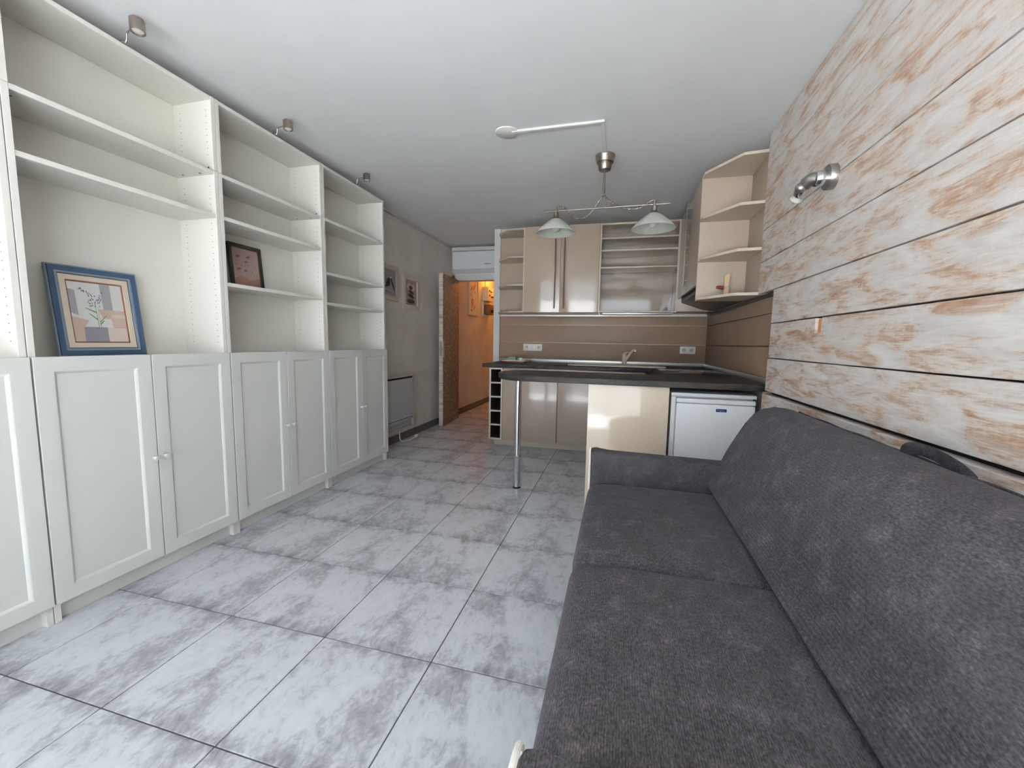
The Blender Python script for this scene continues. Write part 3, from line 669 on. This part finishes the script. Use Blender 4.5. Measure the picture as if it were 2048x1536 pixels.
# sink
t = thing('sink', 'beige composite sink with drainer set in the back worktop', 'sink', (-0.02, 4.54, ZT))
def rrect(x0, x1, y0, y1, r, n=5):
    out = []
    for cx, cy, a0 in ((x1-r, y1-r, 0), (x0+r, y1-r, PI/2), (x0+r, y0+r, PI), (x1-r, y0+r, 1.5*PI)):
        out += [(cx+r*math.cos(a0+PI/2*k/n), cy+r*math.sin(a0+PI/2*k/n)) for k in range(n+1)]
    return out
def dished(b, outer, inner, z0, z1, zd):
    n = len(outer); vs = [p+(z0,) for p in outer]+[p+(z1,) for p in outer]+[p+(z1,) for p in inner]+[p+(zd,) for p in inner]
    fs = [(i, (i+1) % n, n+(i+1) % n, n+i) for i in range(n)]+[(n+i, n+(i+1) % n, 2*n+(i+1) % n, 2*n+i) for i in range(n)]+[(2*n+i, 2*n+(i+1) % n, 3*n+(i+1) % n, 3*n+i) for i in range(n)]+[list(range(3*n, 4*n))]
    b.add(vs, fs)
b = MB(); dished(b, rrect(-0.52, 0.47, 4.33, 4.79, 0.035), rrect(-0.49, 0.00, 4.36, 4.70, 0.03), ZT+.0004, ZT+0.012, ZT+0.004); b.build('drainer', 'beige', t, smooth=True)
b = MB(); dished(b, rrect(0.015, 0.455, 4.345, 4.705, 0.05), rrect(0.035, 0.435, 4.365, 4.685, 0.05), ZT+0.0121, ZT+0.014, ZT+0.0125); b.build('bowl_rim', 'beige', t, smooth=True)
MB().lathe([(0.03, 0), (0.03, 0.002), (0.02, 0.002)], (0.23, 4.53, ZT+0.0126), (0, 0, 1), 20).build('drain', 'steel', t, smooth=True)
t = thing('tap', 'beige mixer tap with slanted spout behind the sink', 'tap', (0.065, 4.735, ZT+0.012))
MB().lathe([(0.030, 0), (0.030, 0.006), (0.025, 0.008)], (0.065, 4.735, ZT+0.0125), (0, 0, 1), 20).build('base_ring', 'chrome', t, smooth=True)
MB().lathe([(0.024, 0.008), (0.025, 0.06), (0.025, 0.105), (0.022, 0.115), (0.010, 0.118)], (0.065, 4.735, ZT+0.0125), (0, 0, 1), 20).build('body', 'beige', t, smooth=True)
MB().tube([(0.070, 4.725, ZT+.05), (0.095, 4.715, ZT+.085), (0.125, 4.695, ZT+0.135), (0.148, 4.68, ZT+0.166), (0.165, 4.672, ZT+0.172), (0.176, 4.665, ZT+0.166)], [0.017, 0.0165, 0.0145, 0.013, 0.013, 0.013], 14).build('spout', 'beige', t, smooth=True)
MB().lathe([(0.0125, 0), (0.0125, 0.012)], (0.176, 4.665, ZT+0.155), (0, 0, 1), 14).build('aerator', 'chrome', t, smooth=True)
MB().tube([(0.060, 4.73, ZT+0.128), (0.075, 4.71, ZT+0.138), (0.112, 4.66, ZT+0.146)], [0.012, 0.010, 0.007], 10).build('lever', 'beige', t, smooth=True)
# outlets
def outlet(label, xs, x0, x1, z0, z1, name='wall_socket'):
    t = thing(name, label, 'socket', ((x0+x1)/2, YK-0.012, z0))
    box('plate', 'plastic', t, x0, x1, YK-0.024, YK-0.0122, z0, z1, 0.003)
    zc = (z0+z1)/2
    for x, kind in xs:
        if kind == 's':
            MB().lathe([(0.021, 0), (0.021, 0.0012), (0.0175, 0.0012), (0.0165, 0.0004), (0.001, 0.0004)], (x, YK-0.0241, zc), (0, -1, 0), 24).build('socket', 'socket', t, smooth=True)
            MB().lathe([(0.003, 0), (0.003, 0.0003)], (x-.0095, YK-0.0246, zc), (0, -1, 0), 8).lathe([(0.003, 0), (0.003, 0.0003)], (x+.0095, YK-0.0246, zc), (0, -1, 0), 8).lathe([(0.0026, 0), (0.0026, 0.006)], (x, YK-0.0246, zc+0.009), (0, -1, 0), 8).build('contacts', 'black', t)
        else: box('switch', 'plastic', t, x-.02, x+.02, YK-0.029, YK-0.0238, zc-.02, zc+.02, 0.003)
outlet('white triple socket plate with switch left on the brown splashback', [(-1.083, 's'), (-1.007, 'w'), (-0.931, 's')], -1.122, -0.893, 1.05, 1.132)
outlet('white double socket plate right on the splashback near the corner', [(0.693, 's'), (0.769, 's')], 0.652, 0.81, 1.056, 1.136)
# tray and its contents
t = thing('tray', 'dark red and grey tray at the left end of the back worktop', 'tray', (-1.16, 4.60, ZT))
b = MB(); dished(b, rrect(-1.315, -1.005, 4.46, 4.76, 0.05), rrect(-1.300, -1.020, 4.475, 4.745, 0.04), ZT+0.0012, ZT+0.018, ZT+0.012); b.build('rim', 'red', t, smooth=True)
b = MB(); dished(b, rrect(-1.310, -1.010, 4.465, 4.755, 0.05), rrect(-1.292, -1.028, 4.483, 4.737, 0.04), ZT+0.0182, ZT+0.034, ZT+0.026); b.build('plate', 'beige', t, smooth=True)
tag(MB().box(-1.245, -1.155, 4.60, 4.66, ZT+0.0265, ZT+0.066).build('sponge', 'green', None, 0.006, 2), 'pale green sponge lying on the tray', 'sponge')
tag(MB().box(-1.115, -1.075, 4.58, 4.62, ZT+0.0265, ZT+0.056).build('soap_bar', 'plastic', None, 0.008, 3), 'small white block lying on the tray', 'soap')
tag(MB().box(-1.068, -1.035, 4.58, 4.615, ZT+0.0265, ZT+0.050).build('soap_bar', 'frame_cream', None, 0.006, 3), 'small cream block at the right end of the tray', 'soap')

# ------------------------------------------------------------------ kitchen: wall units
ZB, ZU = 1.482, 2.402; YU = 4.50
# corner shelf (left end)
t = thing('corner_shelf', 'taupe open corner shelf unit at the left end of the wall cabinets', 'shelf', (-1.25, YU, ZB))
poly = [(-1.067, YK-0.013), (-1.067, YU+.006), (-1.235, YU+.006), (-1.405, 4.70), (-1.425, YK-0.032), (-1.425, YK-0.013)]
for z in (ZB, 1.778, 2.084, ZU-0.018): MB().prism(poly, z, z+0.018).build('shelf', 'taupe_edge', t, 0.001, 1)
box('side_panel', 'taupe_edge', t, -1.0665, -1.0490, YU, YK-0.013, ZB, ZU, 0.001)
box('back_panel', 'taupe_matt', t, -1.424, -1.067, YK-0.0128, YK-0.001, ZB, ZU)
# two-door wall cabinet
t = thing('wall_cabinet', 'taupe gloss wall cabinet with two doors and long bar handles', 'cabinet', (-0.64, YU, ZB))
box('body', 'taupe_matt', t, -1.0480, -0.2400, YU+0.001, YK-0.002, ZB, ZU, 0.001)
for a, b_, hx in ((-1.0475, -0.6500, -0.702), (-0.6470, -0.2405, -0.604)):
    d = box('door', 'taupe', t, a, b_, YU-0.019, YU, ZB+0.001, ZU-0.001, 0.0015)
    bar_handle(d, (hx, YU-0.019, 1.522), (hx, YU-0.019, 2.264), (0, -0.032, 0))
# open wall cabinet
t = thing('open_cabinet', 'open taupe wall cabinet with three shelves and a shiny back', 'cabinet', (0.16, YU, ZB))
a, b_ = -0.2385, 0.553
for x in (a, b_-0.018): box('side', 'taupe_shiny_shaded', t, x, x+0.018, YU-.002, YK-0.002, ZB, ZU, 0.001)
box('front_edge', 'taupe_edge', t, a, a+0.018, YU-0.004, YU-.002, ZB, ZU); box('front_edge', 'taupe_edge', t, b_-0.018, b_, YU-0.004, YU-.002, ZB, ZU)
for z in (ZB, ZU-0.018): box('board', 'taupe_edge', t, a+0.018, b_-0.018, YU-0.002, YK-0.002, z, z+0.018, 0.001)
for z in (2.242, 2.118, 1.942): box('shelf', 'taupe_edge', t, a+0.0185, b_-0.0185, YU+0.012, YK-0.02, z, z+0.016, 0.001)
box('back_panel', 'taupe_shiny_shaded', t, a+0.018, b_-0.018, YK-0.018, YK-0.002, ZB+0.018, ZU-0.018)
pb = MB()
for z in (2.262, 2.138, 1.962, 2.08, 1.90):
    for x, s in ((a+0.0183, 1), (b_-0.0183, -1)): pb.lathe([(0.005, 0), (0.005, 0.006)], (x, YU+0.06, z-.03), (s, 0, 0), 8)
pb.build('shelf_pins', 'steel', t)
tag(MB().box(-0.19, 0.52, 4.56, 4.70, 1.468, 1.4815).build('under_cabinet_light', 'alu', None, 0.002), 'slim metal light bar under the open wall cabinet', 'light')
# right wall cabinet with hood
t = thing('hood_cabinet', 'taupe gloss wall cabinet on the right wall above the hood', 'cabinet', (0.74, 3.95, 1.61))
box('side_panel', 'taupe_side', t, 0.550, XR-0.001, 3.420, 3.438, 1.487, ZU, 0.001)
box('body', 'taupe_matt', t, 0.571, XR-0.001, 3.4385, 4.480, 1.63, ZU, 0.001)
d = box('door', 'taupe', t, 0.550, 0.5695, 3.4385, 4.478, 1.612, ZU-0.001, 0.0015)
bar_handle(d, (0.550, 3.872, 1.66), (0.550, 3.872, 2.36), (-0.034, 0, 0), 0.0068, 'steel')
tag(MB().prism([(0.59, 1.575), (0.59, 1.628), (XR-0.024, 1.628), (XR-0.024, 1.49), (0.80, 1.50)], 3.44, 4.475, 'y').build('range_hood', 'hood', None, 0.003), 'dark metal range hood under the right wall cabinet', 'hood')
tag(MB().box(0.554, XR-0.001, 4.482, YK-0.013, 1.49, ZU).build('corner_cabinet', 'taupe_matt', None, 0.001), 'blind taupe corner cabinet between the two wall cabinet runs', 'cabinet')
# end shelf
t = thing('end_shelf', 'open taupe end shelf unit with angled boards beside the plank wall', 'shelf', (0.74, 3.2, 1.487))
poly = [(0.550, 3.419), (0.550, 3.335), (0.730, 3.060), (0.884, 3.042), (0.884, 3.419)]
for z in (1.487, 1.776, 2.070, ZU-0.020): MB().prism(poly, z, z+0.019).build('shelf', 'taupe_edge', t, 0.001, 1)
box('side_panel', 'taupe_matt', t, 0.8845, XR-0.001, 3.040, 3.419, 1.487, ZU, 0.001)
box('front_edge', 'taupe_edge', t, 0.8845, XR-0.001, 3.0365, 3.0398, 1.487, ZU)
# item on the end shelf
t = thing('wooden_strip', 'raw wooden strip with a red-handled hook on the end shelf', 'wood strip', (0.74, 3.37, 1.507))
MB().prism([(0.728, 1.5065), (0.762, 1.5065), (0.762, 1.68), (0.728, 1.66)], 3.345, 3.358, 'y').build('strip', 'pinewood', t, 0.001, off=(0.74, 3.37, 1.507))
MB().tube([(0.755, 3.344, 1.615), (0.752, 3.335, 1.59), (0.738, 3.328, 1.578), (0.715, 3.325, 1.572)], [.004, .005, .006, .007], 8).build('hook', 'frame_cream', t, smooth=True)
MB().tube([(0.722, 3.325, 1.572), (0.69, 3.325, 1.577), (0.672, 3.325, 1.577)], [.010, .013, .010], 10).build('handle', 'red', t, smooth=True)

# ------------------------------------------------------------------ ceiling light
t = thing('pendant_lamp', 'nickel ceiling lamp with two white glass shades on a bar', 'lamp', (-0.154, 3.13, ZC), world=False); t.rotation_euler = (0, 0, -0.12)
MB().lathe([(0.068, 0), (0.0705, -0.004), (0.059, -0.050), (0.050, -0.0515), (0.049, -0.062), (0.043, -0.096), (0.039, -0.102), (0.008, -0.104)], (0, 0, 0), (0, 0, 1), 36).build('canopy', 'steel_dark', t, smooth=True)
MB().tube([(0, 0, -0.095), (0, 0, -0.235)], 0.007, 14).lathe([(0.009, -0.222), (0.010, -0.228), (0.010, -0.236), (0.008, -0.238), (0.010, -0.242), (0.009, -0.256), (0.004, -0.258)], (0, 0, 0), (0, 0, 1), 14).build('rod', 'steel_dark', t, smooth=True)
zb0, zb1 = -0.345, -0.375     # the bar hangs slightly out of level
def bz(x): return zb0+(zb1-zb0)*(x+0.45)/0.90
bar = MB().tube([(-0.45, 0, bz(-.45)), (0.455, 0, bz(.455))], 0.0056, 14).build('bar', 'steel_dark', t, smooth=True)
MB().tube([(0.0, 0, -0.255), (-0.012, 0, -0.285), (-0.022, 0, bz(0)+0.0)], 0.0018, 6).tube([(0.0, 0, -0.255), (0.012, 0, -0.285), (0.026, 0, bz(0)+0.0)], 0.0018, 6).build('suspension_wire', 'steel', t, smooth=True)
def festoon(pts, n=40):
    out = []
    for i in range(n+1):
        u = i/n*(len(pts)-1); k = min(int(u), len(pts)-2); f = u-k
        P = [Vector(pts[max(0, min(len(pts)-1, j))]) for j in (k-1, k, k+1, k+2)]
        out.append(0.5*((2*P[1])+(-P[0]+P[2])*f+(2*P[0]-5*P[1]+4*P[2]-P[3])*f*f+(-P[0]+3*P[1]-3*P[2]+P[3])*f**3))
    return out
fl = festoon([(-0.352, .008, bz(-.35)+.035), (-0.29, .012, bz(-.3)+.02), (-0.24, .012, bz(-.24)-.035), (-0.18, .012, bz(-.18)-.062), (-0.12, .012, bz(-.12)-.05), (-0.075, .012, bz(-.07)-.005), (-0.04, .012, bz(0)+.045), (0, .008, -.27)])
fr = festoon([(0, .008, -.27), (0.035, .012, bz(0)+.05), (0.09, .012, bz(.09)+.018), (0.14, .012, bz(.14)-.005), (0.20, .012, bz(.2)-.018), (0.26, .012, bz(.26)-.012), (0.31, .012, bz(.31)+.02), (0.350, .008, bz(.35)+.035)])
for F in (fl, fr):
    coil = []
    for i in range(len(F)*6-5):
        u = i/6; k = min(int(u), len(F)-2); p = F[k].lerp(F[k+1], u-k); a = i*0.62
        coil.append(p+Vector((0.004*math.cos(a), 0.007*math.sin(a), 0.007*math.cos(a))))
    MB().tube(coil, 0.0022, 6).tube(F, 0.0026, 6).build('coiled_cable', 'steel', t, smooth=True)
for x in (-0.352, 0.352):
    z = bz(x); hld = MB().lathe([(0.004, 0.030), (0.008, 0.028), (0.008, 0.012), (0.010, 0.010), (0.010, -0.014), (0.019, -0.016), (0.019, -0.044), (0.026, -0.052), (0.034, -0.062)], (x, 0, z), (0, 0, 1), 24).build('lamp_holder', 'steel_dark', t, smooth=True)
    prof = [(0.031, -0.060), (0.060, -0.078), (0.100, -0.112), (0.132, -0.143), (0.147, -0.160), (0.1485, -0.164), (0.145, -0.163), (0.130, -0.147), (0.098, -0.116), (0.058, -0.082), (0.030, -0.064)]
    sh = MB().lathe(prof, (x, 0, z), (0, 0, 1), 48, cap=False); sh.build('lamp_shade', 'opal', t, smooth=True)
    MB().lathe([(0.013, -0.055), (0.015, -0.080), (0.028, -0.104), (0.033, -0.122), (0.029, -0.142), (0.016, -0.153), (0.002, -0.156)], (x, 0, z), (0, 0, 1), 20).build('bulb', 'bulb', t, smooth=True)
# cable cover and ceiling rosette
t = thing('cable_cover', 'white right-angled cable duct on the ceiling', 'cable duct', (-0.155, 2.655, ZC))
box('duct', 'plastic', t, -0.72, -0.1425, 2.6425, 2.6675, ZC-0.014, ZC, 0.002); box('duct', 'plastic', t, -0.1675, -0.1425, 2.6678, 3.052, ZC-0.014, ZC, 0.002)
t = thing('ceiling_rosette', 'round white ceiling cover plate at the end of the cable duct', 'cover plate', (-0.76, 2.66, ZC))
MB().lathe([(0.074, 0), (0.074, -0.006), (0.070, -0.009), (0.002, -0.010)], (-0.755, 2.66, ZC), (0, 0, 1), 36).build('plate', 'plastic', t, smooth=True)
MB().lathe([(0.004, -0.0095), (0.003, -0.0112), (0.001, -0.0115)], (-0.80, 2.66, ZC), (0, 0, 1), 10).build('screw', 'steel', t)

# ------------------------------------------------------------------ wall spot on the planks
t = thing('wall_spot', 'nickel wall spotlight mounted on the plank wall', 'lamp', (PX, 2.135, 1.888))
MB().lathe([(0.052, 0), (0.052, 0.028), (0.049, 0.032), (0.002, 0.032)], (PX, 2.130, 1.886), (-1, 0, 0), 36).build('base_plate', 'steel', t, smooth=True)
MB().lathe([(0.033, 0), (0.033, 0.034), (0.030, 0.038), (0.002, 0.038)], (PX-0.032, 2.142, 1.886), (-1, 0, 0), 28).build('arm', 'chrome', t, smooth=True)
MB().tube([(PX-0.056, 2.150, 1.890), (PX-0.074, 2.162, 1.893), (PX-0.086, 2.180, 1.886), (PX-0.088, 2.192, 1.874)], [0.027, 0.028, 0.027, 0.024], 18).build('elbow', 'steel', t, smooth=True)
ax = Vector((-0.10, 0.78, -0.50)).normalized(); c0 = Vector((PX-0.088, 2.188, 1.878))
MB().lathe([(0.014, 0), (0.024, 0.005), (0.029, 0.018), (0.029, 0.030), (0.023, 0.052), (0.015, 0.056)], c0, ax, 24).build('head', 'chrome', t, smooth=True)
MB().sphere(c0+ax*0.022+Vector((-0.012, -0.014, 0.002)), 0.024, 20, 12).build('joint', 'steel', t, smooth=True)
MB().lathe([(0.011, 0.056), (0.014, 0.060), (0.026, 0.072), (0.0265, 0.075), (0.020, 0.073)], c0, ax, 24).build('bulb_reflector', 'opal', t, smooth=True)
# ------------------------------------------------------------------ sofa
t = thing('sofa', 'charcoal grey fabric two-seat sofa along the plank wall', 'sofa', (0.36, 1.29, 0))
def rbox(x0, x1, y0, y1, z0, z1, r, n=(14, 18, 8), crown=0.0, fn=None):
    """rounded box on a grid with an optional crowned top"""
    cx, cy, cz = (x0+x1)/2, (y0+y1)/2, (z0+z1)/2; hx, hy, hz = (x1-x0)/2, (y1-y0)/2, (z1-z0)/2
    idx = {}; vs = []; fs = []
    def g(i, n_):          # denser toward the ends
        u = -1+2*i/n_; return math.copysign(abs(u)**0.75, u) if u else 0
    def vid(i, j, k):
        key = (i, j, k)
        if key in idx: return idx[key]
        p = Vector((g(i, n[0])*hx, g(j, n[1])*hy, g(k, n[2])*hz))
        q = Vector((max(-hx+r, min(hx-r, p.x)), max(-hy+r, min(hy-r, p.y)), max(-hz+r, min(hz-r, p.z))))
        d = p-q
        if d.length > 1e-9:
            mx = max(abs(d.x), abs(d.y), abs(d.z)); p = q+d.normalized()*r*(mx/r if mx < r else 1)
        u, v = p.x/hx, p.y/hy
        if crown and p.z > 0: p.z += crown*max(0, 1-u**4)*max(0, 1-v**4)*min(1, p.z/hz*1.2)
        w = (p.x+cx, p.y+cy, p.z+cz)
        if fn: w = fn(*w)
        idx[key] = len(vs); vs.append(w); return idx[key]
    for (A, B, C) in ((0, 1, 2), (1, 2, 0), (0, 2, 1)):
        for side in (0, n[C]):
            for a in range(n[A]):
                for b in range(n[B]):
                    q = []
                    for da, db in ((0, 0), (1, 0), (1, 1), (0, 1)):
                        t3 = [0, 0, 0]; t3[A] = a+da; t3[B] = b+db; t3[C] = side; q.append(vid(*t3))
                    fs.append(q)
    return MB().add(vs, fs)
YA, YBm, YC = 0.520, 1.290, 2.062
def seatfn(x, y, z):
    f = max(0.0, (0.0-x)/0.12); return (x, y, z-0.010*f*f)
rbox(-0.105, 0.75, YA-0.03, YC+0.03, 0.06, 0.27, 0.02).build('base', 'fabric', t, smooth=True)
for (a, b_) in ((YA-0.010, YBm-0.002), (YBm+0.002, YC-0.001)):
    rbox(-0.122, 0.56, a, b_, 0.215, 0.452, 0.045, (22, 24, 10), crown=0.020, fn=seatfn).build('seat_cushion', 'fabric', t, smooth=True)
# backrest: profile in x-z swept along y with rounded ends
prof = [(0.535, 0.447), (0.485, 0.453), (0.450, 0.466), (0.436, 0.488), (0.450, 0.520), (0.487, 0.575), (0.517, 0.65), (0.552, 0.722), (0.588, 0.79), (0.622, 0.838), (0.660, 0.865), (0.705, 0.876), (0.750, 0.872), (0.785, 0.862), (0.803, 0.850), (0.806, 0.82), (0.806, 0.60), (0.806, 0.44), (0.70, 0.40), (0.58, 0.42)]
pc = (0.67, 0.60); ys = []; Y0, Y1, rr_ = YA-0.085, YC+0.085, 0.055
for k in range(6): a = PI/2*k/5; ys.append((Y0+rr_*(1-math.sin(a)), rr_*(1-math.cos(PI/2-a)) if False else rr_*(1-math.sin(PI/2-(PI/2-a)))))
st = []
for k in range(7): a = PI/2*k/6; st.append((Y0+rr_-rr_*math.cos(a), rr_-rr_*math.sin(a)))
for k in range(1, 20): st.append((Y0+rr_+(Y1-Y0-2*rr_)*k/20, 0.0))
for k in range(7): a = PI/2*(1-k/6); st.append((Y1-rr_+rr_*math.cos(a), rr_-rr_*math.sin(a)))
vs = []; fs = []; n = len(prof)
nrm = []
for i in range(n):
    a, b_ = Vector(prof[i-1]), Vector(prof[(i+1) % n]); d = (b_-a).normalized(); nrm.append(Vector((-d.y, d.x)))
cen = Vector(pc)
for (y, ins) in st:
    for i in range(n):
        p = Vector(prof[i]); nn = nrm[i]
        if nn.dot(cen-p) < 0: nn = -nn
        q = p+nn*ins*0.9
        wob = 0.0012*math.sin(y*9+i*0.7)*(1 if 2 < i < 11 else 0)
        vs.append((q.x+wob*0.6, y, q.y+wob*0.5))
L = len(st)
for a in range(L-1):
    for i in range(n): fs.append((a*n+i, a*n+(i+1) % n, (a+1)*n+(i+1) % n, (a+1)*n+i))
fs += [list(range(n)), list(range((L-1)*n, L*n))]
MB().add(vs, fs).build('backrest', 'fabric', t, smooth=True)
MB().tube([(0.800, Y0+0.06+(Y1-Y0-0.12)*k/30, 0.858+0.002*math.sin(k*1.3)) for k in range(31)], 0.0035, 6).build('back_seam', 'fabric', t, smooth=True)
# armrests
def armfn(yin, s):
    def f(x, y, z):
        if z > 0.52 and x < 0.0: z += 0.016*((0.0-x)/0.12)**2*((z-0.52)/0.08)
        z -= 0.012*max(0, x)/0.8*(1 if z > 0.5 else 0)
        return (x, y, z)
    return f
for (a, b_, s, xf_) in ((YA-0.124, YA-0.012, -1, 0.012), (YC+0.002, YC+0.112, 1, 0.0)):
    ar = rbox(-0.122+xf_, 0.78, a, b_, 0.06, 0.598, 0.028, (24, 12, 20), fn=armfn(a, s)).build('armrest', 'fabric', t, smooth=True)
    e = 0.008; X = -0.119+xf_
    loop = [(X, a+e, 0.07), (X, a+e, 0.30), (X, a+e, 0.56), (X-0.001, a+e+.004, 0.597), (X-.001, a+.03, 0.609), (X-.001, (a+b_)/2, 0.612), (X-.001, b_-.03, 0.609), (X-0.001, b_-e-.004, 0.597), (X, b_-e, 0.56), (X, b_-e, 0.30), (X, b_-e, 0.07)]
    MB().tube(festoon(loop, 80), 0.0052, 8).build('piping', 'piping', ar, smooth=True)
for (x, y) in ((-0.06, YA-0.05), (-0.06, YC+0.05), (0.70, YA-0.05), (0.70, YC+0.05)):
    MB().lathe([(0.022, 0.0005), (0.026, 0.062)], (x, y, 0), (0, 0, 1), 14).build('foot', 'black', t, smooth=True)
# strap handle on top of the backrest
pth = festoon([(0.778, 1.325, 0.858), (0.776, 1.338, 0.872), (0.779, 1.322, 0.884), (0.786, 1.285, 0.886), (0.793, 1.245, 0.882), (0.799, 1.205, 0.872), (0.803, 1.175, 0.860), (0.805, 1.155, 0.848)], 40)
MB().tube(pth, 0.0055, 10, flat=3.0).build('pull_strap', 'fabric_dark', t, smooth=True)

for o in bpy.data.objects:
    if '_base' in o: del o['_base']
